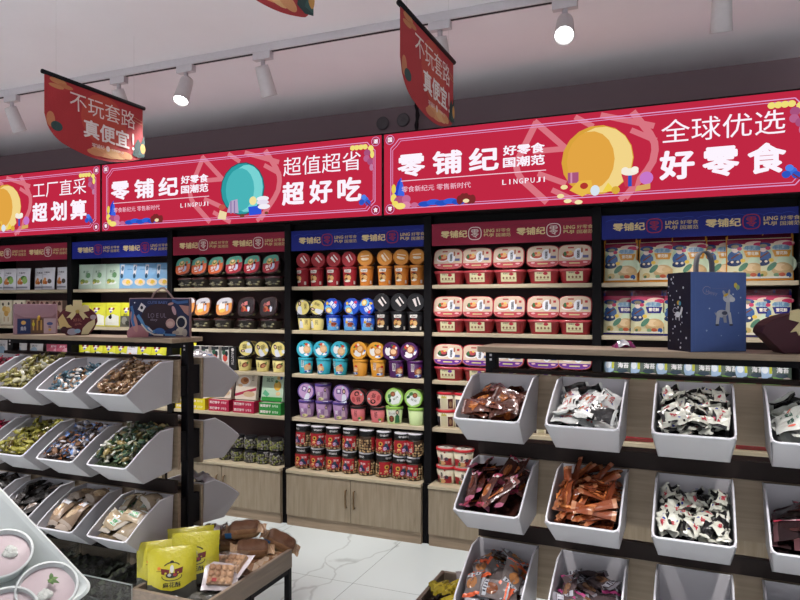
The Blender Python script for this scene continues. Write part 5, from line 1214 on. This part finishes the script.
# blue donkey box
A = Vector((.047, 2.222, BT)); ang = R(33)
t = thing('gift_box', 'tall blue gift box with a small grey donkey, on the right rack top', 'gift box', A, (0, 0, ang))
w, d, h = .193, .122, .247
b = MB().box(0, w, 0, d, 0, h, '#4d639a')
b.build('carton', 'carton', t, bevel=.0015, seg=1)
MB().art([('r', -d, 0, 0, h, '#14152c')] + [('e', -.012 - .1 * rnd.random(), .01 + .228 * (k + rnd.random()) / 30, .0024 if k % 4 else .004, .0026 if k % 4 else .004, '#cfd2de') for k in range(30)] +
         [('e', -.055, .115, .014, .009, '#dfe2ea'), ('p', [(-.045, .12), (-.035, .14), (-.028, .136), (-.036, .112)], '#dfe2ea'), ('r', -.066, .098, -.062, .112, '#dfe2ea'), ('r', -.048, .096, -.044, .112, '#dfe2ea'), ('e', -.05, .152, .008, .007, '#c9a23c'), ('e', -.042, .15, .006, .007, '#4a9ab8'), ('l', ringpts(-.066, .128, .012, .008, 20, 300), .002, '#cfd2de')],
         lambda x, y, hh: (-hh, -x, y), eps=.0004, maxlen=9).build('starry_side_print', 'carton', t)
MB().art([('e', .107, .118, .02, .012, '#aeb0b8'), ('p', [(.118, .12), (.122, .158), (.134, .16), (.134, .118)], '#aeb0b8'), ('e', .128, .166, .018, .013, '#b8bac2'), ('e', .142, .162, .01, .008, '#c9cbd2'), ('e', .116, .178, .005, .014, '#9a9ca6', .5), ('e', .13, .182, .004, .012, '#a8aab2', -.2), ('e', .12, .176, .009, .004, '#c9a440', .5),
          ('p', [(.088, .122), (.1, .12), (.094, .084), (.084, .084)], '#b2b4bc'), ('p', [(.126, .122), (.136, .122), (.142, .084), (.132, .084)], '#b2b4bc'), ('p', [(.108, .112), (.12, .112), (.122, .09), (.112, .09)], '#9a9ca6'), ('e', .089, .083, .007, .003, '#3a3c48'), ('e', .137, .083, .007, .003, '#3a3c48'), ('l', [(.08, .122), (.086, .112)], .003, '#9a9ca6'), ('e', .114, .12, .01, .006, '#4a4e60'),
          ('e', .152, .206, .006, .008, '#c9b24a'), ('e', .16, .2, .006, .008, '#8fa66a'), ('l', [(.152, .198), (.157, .19)], .0012, '#d8d8d0'), ('l', ringpts(.052, .19, .014, .012, 30, 330), .0018, '#8d86a0'), ('t', 'Happy', .068, .182, .04, .014, .0, '#8d86a0', -.2), ('l', [(.07, .196), (.12, .196)], .001, '#6a6f98'),
          ('e', .142, .178, .0025, .0025, '#cfd6e4'), ('e', .168, .168, .0025, .0025, '#aeb8d0'), ('e', .06, .134, .0025, .0025, '#aeb8d0'), ('e', .05, .066, .003, .003, '#8fa0c4'), ('e', .16, .12, .002, .002, '#8fa0c4'), ('e', .1, .05, .002, .002, '#8fa0c4'), ('e', .16, .05, .002, .002, '#7f90b4'), ('l', [(.012, .235), (.012, .012)], .0008, '#5f74a8'), ('l', [(.182, .235), (.182, .012)], .0008, '#5f74a8')],
         lambda x, y, hh: (x, -hh, y), eps=.0004, maxlen=9).build('donkey_print', 'carton', t)
hp = [(.052 + .026 - .03 * math.cos(PI * k / 12), d * .5, h - .002 + .072 * math.sin(PI * k / 12) ** .55) for k in range(13)]
m = MB(); v = []
for x, y, z in hp: v += [(x + .01, y - .012, z), (x + .01, y + .012, z)]
v2 = []
for i, (x, y, z) in enumerate(hp):
    k = 1 - .05
    v2 += [(x + .01 + (.0025 if x < .078 else -.0025), y - .012, z - .0022), (x + .01 + (.0025 if x < .078 else -.0025), y + .012, z - .0022)]
n = len(hp)
m.add(v + v2, [(2 * i, 2 * i + 2, 2 * i + 3, 2 * i + 1) for i in range(n - 1)] + [(2 * n + 2 * i, 2 * n + 2 * i + 1, 2 * n + 2 * i + 3, 2 * n + 2 * i + 2) for i in range(n - 1)] +
      [(2 * i, 2 * n + 2 * i, 2 * n + 2 * i + 2, 2 * i + 2) for i in range(n - 1)] + [(2 * i + 1, 2 * i + 3, 2 * n + 2 * i + 3, 2 * n + 2 * i + 1) for i in range(n - 1)], '#6e6e70', True)
m.build('handle', 'cloth', t)
# maroon fan-shaped box with gold bow
def fan_box(label, x, y, w, h, dep, rz, bw, prints, colr, basket=False):
    t = thing('gift_box', label, 'gift box', (x, y, BT), (0, 0, rz))
    P = [(-w * .28, 0), (w * .28, 0), (w * .42, h * .22), (w * .5, h * .45)] + [(w * .5 * math.cos(R(a)), h * .52 + h * .48 * math.sin(R(a))) for a in range(8, 173, 10)] + [(-w * .5, h * .45), (-w * .42, h * .22)]
    if basket: P = [(-w * .27, 0), (w * .27, 0), (w * .5, h * .5)] + [(w * .5 * math.cos(R(a)), h * .52 + h * .48 * math.sin(R(a))) for a in range(10, 171, 10)] + [(-w * .5, h * .5)]
    MB().prism(P[::-1], 'y', -dep / 2, dep / 2, colr).build('carton', 'carton', t, bevel=.004, seg=2)
    if prints: MB().art(prints, lambda a, b_, hh: (a * w / .228, -dep / 2 - hh, b_ * h / .165), eps=.0005, maxlen=9).build('front_print', 'carton', t)
    bow(t, '#c9b98c', bw, -dep / 2 - .001, h * .8)
    return t
fx = along(797, 2.33)
t = fan_box('maroon basket-shaped gift box with a gold bow, at the right edge of rack top', along(803, 2.31), 2.31, .255, .122, .09, R(12), .085, None, '#431f28', True)
fan_box('round maroon gift box with gold bow and leaf print, on the left rack top', along(77.5, 2.35), 2.352, .172, .142, .06, R(46), .078,
        [('p', [(-.11, .09), (-.085, .12), (-.05, .06), (-.03, .045), (-.1, .04)], '#c9ad74'), ('e', -.03, .02, .03, .018, '#a8a0b0'), ('e', .0, .024, .018, .012, '#8fb0c8'), ('p', [(.02, .004), (.06, .004), (.1, .06), (.1, .09), (.06, .07), (.03, .04)], '#cfc49a'), ('e', .09, .1, .018, .014, '#a89aa8'), ('t', '好礼', .0, .085, .05, .018, .0, '#a86a60'), ('t', 'gift', .004, .062, .04, .014, .0, '#a86a60'), ('e', -.075, .03, .02, .02, '#3f1a22')], '#571d27')
# night-sky gift box with a rope handle
xc = along(160.5, 2.35)
t = thing('gift_box', 'dark blue space-picture gift box with rope handle, on the left rack top', 'gift box', (xc, 2.352, BT), (0, 0, R(31)))
w, h, d = .262, .176, .05
MB().box(-w / 2, w / 2, -d / 2, d / 2, 0, h, '#8d7078').build('carton', 'carton', t, bevel=.003)
W2 = w / 2 / .78
MB().art([('r', -W2 + .004, .004, W2 - .004, h - .004, '#1d2348'), ('e', 0, .09, .1, .062, '#2e1a24'), ('e', -.12, .015, .06, .04, '#a06a70'), ('e', -.14, .07, .016, .05, '#b07d78', .3), ('p', [(-.12, .125), (-.1, .155), (-.075, .138), (-.095, .112)], '#d9d2d4'), ('e', -.098, .133, .008, .008, '#1a1a2a'),
          ('l', [(-.155, .14), (-.145, .11), (-.15, .08), (-.14, .05)], .014, '#3f6aa0'), ('l', [(-.12, .1), (-.1, .075), (-.085, .05), (-.06, .04), (-.05, .02), (-.01, .03), (.03, .02)], .016, '#4f7fae'), ('l', [(-.1, .06), (-.07, .03), (-.03, .012), (.02, .01)], .007, '#c9c0b4'), ('e', .0, .028, .028, .014, '#3a62a0'),
          ('p', [(W2 - .06, .145), (W2 - .006, .14), (W2 - .006, .095), (W2 - .03, .11)], '#a87a72'), ('e', .08, .12, .01, .022, '#b08a90', .4), ('e', .062, .15, .016, .006, '#a8807c', .2), ('e', .06, .062, .026, .022, '#b58f8c'), ('e', .058, .06, .018, .012, '#c9a8a0'), ('l', [(.07, .165), (.1, .155), (W2 - .01, .16)], .012, '#355a90'),
          ('e', .122, .066, .03, .03, '#c9bfb4'), ('e', .12, .066, .022, .022, '#14162c'), ('p', [(.07, .01), (.1, .04), (.13, .04), (.15, .03), (.14, .008)], '#c4b8a8'), ('e', .09, .02, .02, .01, '#a89a90'), ('e', .14, .02, .014, .018, '#b0a49a'), ('l', [(.03, .012), (.09, .01)], .01, '#4f7fae'),
          ('t', 'CUTE BABY', -.01, h - .02, .11, .012, .01, '#54669a'), ('t', 'LO E UL', -.012, .098, .1, .02, .0, '#77687c'), ('t', 'day', -.03, .078, .04, .014, .0, '#8a7a8a'), ('e', -.135, .155, .003, .003, '#dcdce6'), ('e', -.05, .035, .018, .004, '#c9c6c8', -.6)],
         lambda a, b_, hh: (a * .78, -d / 2 - hh, b_), eps=.0005, maxlen=9).build('space_print', 'carton', t)
MB().tube([(-.045 + .005, 0, h - .002), (-.03, 0, h + .02), (-.012, 0, h + .036), (.0, 0, h + .046), (.014, 0, h + .046), (.026, 0, h + .034), (.044, 0, h + .012), (.055, 0, h - .002)], .004, '#8f7a76', 8).build('rope_handle', 'cloth', t)
# pink handbag box
xc = along(35, 2.35)
t = thing('gift_box', 'dusty pink handbag-shaped gift box with a flap, on the left rack top', 'gift box', (xc, 2.352, BT), (0, 0, R(55)))
w, h, d = .19, .15, .07
MB().box(-w / 2, w / 2, -d / 2, d / 2, 0, h, '#93727c').build('body', 'carton', t, bevel=.006)
fp = [(-w / 2 + .006, h - .002), (-w / 2 + .004, .105), (-w * .3, .086), (0, .08), (w * .36, .086), (w / 2 - .004, .105), (w / 2 - .006, h - .002)]
MB().prism(fp, 'y', -d / 2 - .008, -d / 2, '#a07f8a').build('flap', 'carton', t, bevel=.002)
MB().art([('r', -w / 2 / .76 + .02, .004, -.03, .078, '#26345e'), ('e', -.07, .058, .014, .01, '#d0a860'), ('t', '曲奇', -.07, .03, .03, .02, .02, '#c9ccd8'), ('r', -.03, .004, .045, .078, '#6a5240'), ('r', -.018, .02, -.01, .07, '#c9a45a'), ('r', .004, .02, .012, .07, '#b8924a'), ('r', .026, .02, .034, .07, '#c9a45a'), ('e', -.014, .05, .008, .01, '#c9c23a'),
          ('r', .045, .004, w / 2 / .76 - .01, .078, '#b7a3ad'), ('e', .08, .052, .018, .008, '#4a5a90'), ('e', .08, .022, .008, .006, '#d0a850'), ('t', '酥', .08, .036, .016, .012, .02, '#6a5a70')],
         lambda a, b_, hh: (a * .76, -d / 2 - hh, b_), eps=.0006, maxlen=9).build('window_print', 'carton', t)
MB().blob((.012, -d / 2 - .012, .08), (.008, .005, .013), '#c8a24c', 10, 7).build('clasp', 'metal', t)
# small packet lying at the back of the right rack top
p = RW(.0, 0) ; xx = along(624, 2.405)
o = pillow(.07, .05, .02, lambda u, v: '#d6d6dc' if .2 < u < .75 else '#8a2a66', '#7a2a5a', [('e', -.01, .0, .012, .008, '#b8c4d0')], .14, '#8a2464', random.Random(9), .25).build('snack_packet', 'foil', loc=(xx, 2.375, BT + .0115))
o.rotation_euler = (.15, -.1, .3)
tag(o, 'small purple and white packet lying at the back of the right rack top', 'snack packet')

# ------------------------------------------------------------------ low wooden stands at the rack ends
def stand(label, x0, x1, y0, y1, z, div, h=.085):
    t = thing('display_stand', label, 'stand', (x0, y0, 0))
    w, d = x1 - x0, y1 - y0; k = .016
    bz = z - h
    MB().box(k, w - k, k, d - k, bz, bz + .012, '#999').build('tray_bottom', 'crate_wood', t)
    MB().box(0, k, 0, d, bz, z, '#999').build('side_board', 'crate_wood', t, bevel=.002, seg=1)
    MB().box(w - k, w, 0, d, bz, z, '#999').build('side_board', 'crate_wood', t, bevel=.002, seg=1)
    MB().box(k, w - k, 0, k, bz, z, '#999').build('end_board', 'crate_wood', t, bevel=.002, seg=1)
    MB().box(k, w - k, d - k, d, bz, z, '#999').build('end_board', 'crate_wood', t, bevel=.002, seg=1)
    for y in div: MB().box(k, w - k, y - .006, y + .006, bz, z - .012, '#999').build('divider', 'crate_wood', t)
    f = bz
    for y in (.02, d * .5, d - .014):
        for x in (.014, w - .014): MB().box(x - .012, x + .012, y - .012, y + .012, 0, f, '#17171a').build('leg', 'blackmetal', t)
    for x in (.014, w - .014): MB().box(x - .01, x + .01, .03, d - .026, f - .022, f, '#17171a').build('frame_rail', 'blackmetal', t)
    for y in (.014, d - .014): MB().box(.026, w - .026, y - .01, y + .01, f - .022, f, '#17171a').build('frame_rail', 'blackmetal', t)
    return t
CX0, CX1, CY0, CY1, CZ = -1.975, -1.615, 2.0, 2.61, .385
stand('low wooden stand with black legs at the end of left rack, holding bread', CX0, CX1, CY0, CY1, CZ, (.30,))
stand('low wooden stand by the left end of right rack, holding yellow packs', -.905, -.66, 2.03, 2.64, .385, (.33,))
CB = CZ - .085 + .0125
# yellow pouches
def emblem(x, y, k):
    return [('p', [(x - .036 * k, y + .012 * k), (x - .008 * k, y + .006 * k), (x - .01 * k, y - .012 * k), (x - .034 * k, y - .006 * k)], '#5a1f1c'), ('p', [(x + .036 * k, y + .012 * k), (x + .008 * k, y + .006 * k), (x + .01 * k, y - .012 * k), (x + .034 * k, y - .006 * k)], '#5a1f1c'),
            ('e', x, y + .008 * k, .006 * k, .012 * k, '#b8b8b4'), ('e', x, y - .012 * k, .02 * k, .008 * k, '#2a2624'), ('e', x - .008 * k, y - .01 * k, .006 * k, .005 * k, '#a8a8a4'), ('e', x + .01 * k, y - .01 * k, .006 * k, .005 * k, '#8a2a24'), ('l', ringpts(x, y + .002 * k, .032 * k, .026 * k, 40, 140, 12), .004 * k, '#3a3414'), ('l', ringpts(x, y - .014 * k, .032 * k, .014 * k, 170, 370, 14), .003 * k, '#4a4418'), ('e', x, y + .03 * k, .006 * k, .004 * k, '#2a2614')]
def yellow_body(u, v):
    lim = .2 + .16 * abs(2 * u - 1) ** 2.4
    return '#b2aa2c' if v > lim else '#4a4a44'
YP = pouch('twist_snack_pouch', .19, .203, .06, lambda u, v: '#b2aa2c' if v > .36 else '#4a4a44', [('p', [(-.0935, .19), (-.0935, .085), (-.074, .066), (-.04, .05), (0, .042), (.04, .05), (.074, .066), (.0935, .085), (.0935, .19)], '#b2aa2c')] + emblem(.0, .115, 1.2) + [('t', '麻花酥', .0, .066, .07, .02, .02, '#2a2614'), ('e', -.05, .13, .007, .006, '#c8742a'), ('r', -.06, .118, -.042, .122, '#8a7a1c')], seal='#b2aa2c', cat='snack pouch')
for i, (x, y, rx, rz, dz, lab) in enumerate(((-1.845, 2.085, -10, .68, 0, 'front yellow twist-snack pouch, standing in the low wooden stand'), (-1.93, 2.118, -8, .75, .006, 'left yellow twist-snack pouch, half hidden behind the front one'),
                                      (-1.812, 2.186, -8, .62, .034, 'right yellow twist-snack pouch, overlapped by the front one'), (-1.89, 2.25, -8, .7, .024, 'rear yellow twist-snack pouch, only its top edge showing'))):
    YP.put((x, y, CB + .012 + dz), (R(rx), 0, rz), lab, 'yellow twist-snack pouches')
DK = pouch('twist_snack_pouch', .14, .09, .05, '#4a4a44', [('e', -.03, .05, .02, .02, '#6a6a60'), ('e', .02, .04, .025, .02, '#5a5a52'), ('e', .04, .06, .015, .015, '#72705f'), ('t', '一一', .03, .012, .04, .006, .02, '#b8b03a')], seal='#5a5a54')
# biscuits in square clear packs
def biscuit(q=None):
    t = thing('biscuit_pack', 'x', 'biscuits')
    pillow(.14, .115, .012, '#b9aeb0', '#a89ea0', None, .08, '#c4bcc0', random.Random(3), .15).build('wrapper', 'film', t)
    m = MB(); q = random.Random(6)
    m.box(-.05, .05, -.04, .04, .003, .02, '#b08a64')
    for i in range(4):
        for j in range(3): m.blob((-.037 + .025 * i, -.027 + .027 * j, .02), (.013, .014, .007), q.choice(['#c9a27a', '#b98f68', '#a87c58']), 8, 5, .15, q)
    m.build('biscuits', 'food', t)
    MB().box(-.066, .066, -.052, .052, .027, .0275, '#fff').build('film_top', 'clear_film', t)
    MB().box(-.03, -.012, -.034, -.02, .0278, .0284, '#8a2a28').build('sticker', 'carton', t)
    return t
BIS = Proto(lambda: biscuit())
for loc, rot, lab in (((-1.70, 2.205, CB + .085), (.75, .1, .5), 'front biscuit pack with white edge, leaning beside the yellow pouches'), ((-1.69, 2.285, CB + .1), (.6, -.15, -.15), 'second biscuit pack with blue-white edge, leaning below the bread'), ((-1.77, 2.30, CB + .08), (.6, .0, .5), 'rear biscuit pack half hidden behind the front biscuit pack')):
    BIS.put(loc, rot, lab)
# bread loaves in clear bags
def loaf():
    t = thing('bread_bag', 'x', 'bread')
    def sq(a, k): c, s_ = math.cos(a), math.sin(a); q = (abs(c) ** k + abs(s_) ** k) ** (-1 / k); return c * q, s_ * q
    def body(u, v, L, ry, rz, k, wob):
        a = 2 * PI * v; y, z = sq(a, k); e = 1 - abs(2 * u - 1) ** 6 * .35
        o = wob * (math.sin(19 * u + 11 * v) + math.sin(31 * v + 7 * u))
        return ((u - .5) * L, y * ry * e + o, .036 + z * rz * e * (1 + .06 * math.sin(u * 14)) + o)
    m = MB().sheet(20, 20, lambda u, v: body(u, v, .135, .046, .034, 3, 0), lambda u, v: '#6a4429' if .08 < v < .42 else ('#8f6540' if v < .5 else '#a88459'), flip=True)
    for s_ in (0, 1): m.add([body(s_, j / 20, .135, .046, .034, 3, 0) for j in range(20)], [tuple(range(20))], '#a8845c')
    m.build('loaf', 'food', t)
    w = MB().sheet(22, 22, lambda u, v: body(u, v, .15, .05, .038, 2.6, .0016), lambda u, v: '#fff', flip=True)
    w.build('bag', 'clear_film', t)
    for s_ in (-1, 1):   # gathered, sealed bag ends
        e = MB().sheet(8, 8, lambda u, v: (s_ * (.066 + .032 * u), (v - .5) * (.085 - .015 * math.sin(PI * u)), .036 + (.03 * (1 - u) ** 2) * (1 - abs(2 * v - 1)) + .006 * math.sin(11 * v + 5 * u + s_) * u), lambda u, v: '#a98a6a' if (u + v) % .5 < .3 else '#bda084')
        e.build('bag_end', 'film', t)
    MB().sheet(4, 3, lambda u, v: (-.075 + .03 * u, -.0535 - .002 * math.sin(3 * v), .026 + .026 * v), lambda u, v: '#2c5f8e').build('tag', 'carton', t)
    return t
LOAF = Proto(loaf)
for (px, py, z), rot, lab in (((252, 549, .40), (.3, .05, .62), 'front right bread bag with blue tag against the stand edge'), ((277, 541, .405), (.3, .5, .5), 'rear right bread bag drooping over the stand corner'), ((217, 537, .43), (.1, .2, .9), 'left bread bag with blue tag beside the biscuit packs'),
                      ((246, 530, .47), (.2, -.1, .32), 'topmost brown bread bag with a blue tag on the heap'), ((231, 543, .40), (.1, .05, .55), 'lower bread bag with blue tag, under the topmost loaf')):
    v = (HZ - py) / F; t_ = (z - EYE) / v; u = (px - 400) / F
    LOAF.put((t_ * (-ST + u * CT), t_ * (CT + u * ST), z - .03), rot, lab)
SILV = lambda: thing('clear_packet', 'x', 'snack packet')
for i, (loc, rz, lab) in enumerate((((-1.945, 2.42, CB + .165), .4, 'silvery clear packet on the bread heap, nearer the rack post'), ((-1.94, 2.51, CB + .13), 1.1, 'silvery clear packet at the back of the bread heap'))):
    o = pillow(.12, .09, .04, '#b5b0ac', '#9c9794', [('e', .02, .01, .03, .02, '#5f4a40'), ('e', -.03, -.01, .02, .02, '#6e5a4e'), ('l', [(-.05, -.03), (.04, .03)], .006, '#dcdcde')], .12, '#b8b6b8', random.Random(20 + i), .3).build('clear_packet', 'film', loc=loc)
    o.rotation_euler = (.3, -.2, rz); tag(o, lab, 'snack packet')
def filler(name, label, x0, x1, y0, y1, z0, z1, cols, seed):
    q = random.Random(seed)
    hs = [[z1 + q.uniform(-.018, .012) for _ in range(15)] for _ in range(15)]
    m = MB().sheet(14, 14, lambda u, v: (x0 + u * (x1 - x0), y0 + v * (y1 - y0), hs[round(u * 14)][round(v * 14)]), lambda u, v: q.choice(cols), False)
    m.box(x0, x1, y0, y1, z0, z1 - .02, cols[0])
    tag(m.build(name, 'film'), label, 'snack packet', None, 'stuff')
filler('bread_pile', 'loose lower layer of bread bags inside the left low stand', CX0 + .02, CX1 - .02, CY0 + .31, CY1 - .02, CB, CB + .06, ('#6a4a34', '#7f5c42', '#8f7458', '#a08a74'), 3)
filler('pouch_pile', 'dark lower packets around the yellow pouches in the left low stand', CX0 + .02, CX1 - .02, CY0 + .02, CY0 + .29, CB, CB + .03, ('#3f3f3a', '#4f4e48', '#5a5850', '#34342f'), 4)
RCB = .3125
filler('packet_pile', 'dark lower packets inside the right low stand', -.885, -.68, 2.05, 2.62, RCB, RCB + .03, ('#3a322c', '#4a4036', '#5a4c40'), 5)
YS = lambda q: pillow(.15, .05, .022, lambda u, v: q.choice(['#b8a428', '#c9b63a', '#8a7a20']), '#8f7f22', [('l', [(-.06, -.01), (.06, .012)], .004, '#e0d070'), ('e', .05, 0, .012, .012, '#a83a5a')], .12, '#a8962a', q, .35)
for i, (loc, rot, lab) in enumerate((((-.85, 2.5, RCB + .07), (.5, .2, 1.3), 'leftmost yellow snack packet in the right low stand'), ((-.8, 2.46, RCB + .085), (.5, .1, 1.2), 'yellow snack packet second from left in the right low stand'), ((-.76, 2.42, RCB + .07), (.4, .0, 1.1), 'yellow snack packet nearest the bins in the right low stand'))):
    o = YS(random.Random(31 + i)).build('snack_packet', 'foil', loc=loc); o.rotation_euler = rot; tag(o, lab, 'snack packet')
o = pillow(.13, .1, .03, '#8a847e', '#77716c', [('l', [(-.04, -.03), (.04, .02)], .008, '#c9c6c4'), ('e', .01, .02, .03, .02, '#5a4a40')], .12, '#9a9692', random.Random(44), .3).build('clear_packet', 'film', loc=(-.745, 2.56, RCB + .075)); o.rotation_euler = (.3, .2, .5)
tag(o, 'clear packet at the back of the right low stand', 'snack packet')

# ------------------------------------------------------------------ foreground tray of puddings
def at_px(px, py, z):
    v = (HZ - py) / F; t_ = (z - EYE) / v; u = (px - 400) / F
    return Vector((t_ * (-ST + u * CT), t_ * (CT + u * ST), z))
def cam_to_world(r, u, f): return Vector((f * -ST + r * CT, f * CT + r * ST, EYE + u))
P0c = Vector(((95.5 - 400) / F * 1.1, (HZ - 588) / F * 1.1, 1.1))
nc = Vector((.48 * math.sin(R(38)), math.cos(R(38)), -.88 * math.sin(R(38)))).normalized()
def on_tray(px, py, lift_=0):
    r = Vector(((px - 400) / F, (HZ - py) / F, 1)); k = (nc.dot(P0c) + lift_) / nc.dot(r)
    r = r * k
    return cam_to_world(*r)
Pw, Qw = on_tray(95.5, 588), on_tray(0, 487)
nw = cam_to_world(*nc) - cam_to_world(0, 0, 0)
ex = (Pw - Qw).normalized(); ey = nw.cross(ex)
TM = Matrix((ex, ey, nw)).transposed().to_4x4()
TM.translation = Pw - nw * .05
t = thing('serving_tray', 'white raised-rim tray tilted towards the viewer, holding puddings, bottom left corner', 'tray')
t.matrix_world = TM
LT, WT = .75, .5
def rrect(x0, x1, y0, y1, r, z, n=6):
    p = []
    for cx_, cy_, a0 in ((x1 - r, y1 - r, 0), (x0 + r, y1 - r, 90), (x0 + r, y0 + r, 180), (x1 - r, y0 + r, 270)):
        for k in range(n + 1):
            a = R(a0 + 90 * k / n); p.append((cx_ + r * math.cos(a), cy_ + r * math.sin(a), z))
    return p
rings = [rrect(-LT, 0, -WT, 0, .02, .05), rrect(-LT + .004, -.004, -WT + .004, -.004, .018, .054), rrect(-LT + .01, -.01, -WT + .01, -.01, .016, .05), rrect(-LT + .055, -.055, -WT + .055, -.055, .02, .006)]
outer = [rrect(-LT, 0, -WT, 0, .02, .05), rrect(-LT + .045, -.045, -WT + .045, -.045, .02, 0)]
m = MB()
def loft(rs, col, flip=False):
    n = len(rs[0]); v = [p for r in rs for p in r]
    fs = [((j * n + i, j * n + (i + 1) % n, (j + 1) * n + (i + 1) % n, (j + 1) * n + i)) for j in range(len(rs) - 1) for i in range(n)]
    if flip: fs = [f[::-1] for f in fs]
    m.add(v, fs, col, False)
    m.add(rs[-1], [tuple(range(n))[::(-1 if flip else 1)]], col)
loft(rings, '#ccd2d0'); loft(outer, '#c4cac8', True)
m.build('tray_body', 'binplastic', t)
cnt = thing('display_counter', 'pale slanting counter under the pudding tray, below the frame edge', 'counter')
cw = [TM @ Vector(p) for p in ((-LT + .06, -WT + .06, -.002), (-.06, -WT + .06, -.002), (-.06, -.06, -.002), (-LT + .06, -.06, -.002))]
MB().add([tuple(p) for p in cw] + [(p.x, p.y, 0) for p in cw], [(0, 1, 2, 3), (7, 6, 5, 4), (0, 4, 5, 1), (1, 5, 6, 2), (2, 6, 7, 3), (3, 7, 4, 0)], '#a8a6a2').build('body', 'paint', cnt)
def pudding():
    t = thing('pudding_cup', 'x', 'pudding')
    MB().lathe([(.036, 0), (.04, .002), (.052, .042), (.057, .046), (.057, .049), (.053, .049)], 36, '#e2e8e7', cap1=False).build('bowl', 'plastic', t)
    MB().lathe([(.0505, .038), (.045, .0405), (.02, .0415), (.001, .042)], 36, '#cdbcc0', cap0=False).build('pudding', 'plastic', t)
    q = random.Random(2)
    c = MB()
    for k in range(9): c.blob((.009 * math.cos(k * 2.4) * k / 9 + .004, -.014 + .009 * math.sin(k * 2.4) * k / 9, .0425 + .0015 * (k % 3)), (.009, .009, .0045), '#d9ddd6', 10, 6, .1, q)
    c.build('cream', 'food', t)
    for k, (a, L) in enumerate(((.3, .022), (1.1, .018), (2.2, .024), (2.9, .016))):
        lf = MB().sheet(6, 3, lambda u, v: (u * L, (v - .5) * .008 * math.sin(PI * min(1, u * .9 + .08)), .003 + .006 * math.sin(PI * u)), lambda u, v: '#6d8f4e' if k % 2 else '#56783e').build('leaf', 'food', t)
        lf.location = (-.004 + .004 * k, .008, .0475); lf.rotation_euler = (0, 0, a)
    MB().lathe([(.0565, .0495), (.04, .0535), (.02, .055), (.001, .0555)], 36, '#fff', cap0=False).build('film_cover', 'clear_film', t)
    return t
PUD = Proto(pudding)
for (px, py, rz), lab in zip(((47, 588, .4), (2, 554, 2.4), (6, 615, 1.2)), ('pink pudding cup with green leaf, nearest the tray corner', 'pink pudding cup with dark green sprig, cut by the left edge', 'pale pudding cup low at the bottom left, mostly cut off')):
    p = on_tray(px, py, 0) ; m_ = TM.copy(); m_.translation = p - nw * .037
    PUD.put(m_.translation, (m_ @ Matrix.Rotation(rz, 4, 'Z')).to_euler(), lab, None, (.81, .81, .81))

# ------------------------------------------------------------------ more lamps further back, daylight from the shop front, camera
for y, n, pw, d in ((1.0, 6, FLOORP, (0, .12, -1)), (-1.2, 5, FLOORP, (0, .1, -1))):
    track(y, -6.6, 2.6, f'white ceiling lighting track overhead, {"just in front of" if y > 0 else "behind"} the viewpoint')
    for i in range(n):
        lamp(-5.2 + i * 1.45, y, d, f'{nth(i, n)} white track spotlight on the track {"over the racks" if y > 0 else "behind the viewpoint"}', 1, pw, 75)
wd = bpy.data.worlds.new('daylight'); SC.world = wd; wd.use_nodes = True
wd.node_tree.nodes['Background'].inputs['Color'].default_value = (.9, .93, 1, 1)
wd.node_tree.nodes['Background'].inputs['Strength'].default_value = WORLD
cam = bpy.data.cameras.new('camera'); co = bpy.data.objects.new('camera', cam); COL.objects.link(co)
cam.sensor_width = 36; cam.lens = 36 * F / 800; cam.shift_y = (HZ - 300) / 800; cam.clip_start = .02
co.location = (0, 0, EYE); co.rotation_euler = (R(90), 0, TH)
SC.camera = co
vs = SC.view_settings
vs.view_transform = 'Standard'; vs.look = 'None'; vs.gamma = 1; vs.use_curve_mapping = False; vs.exposure = EXPO
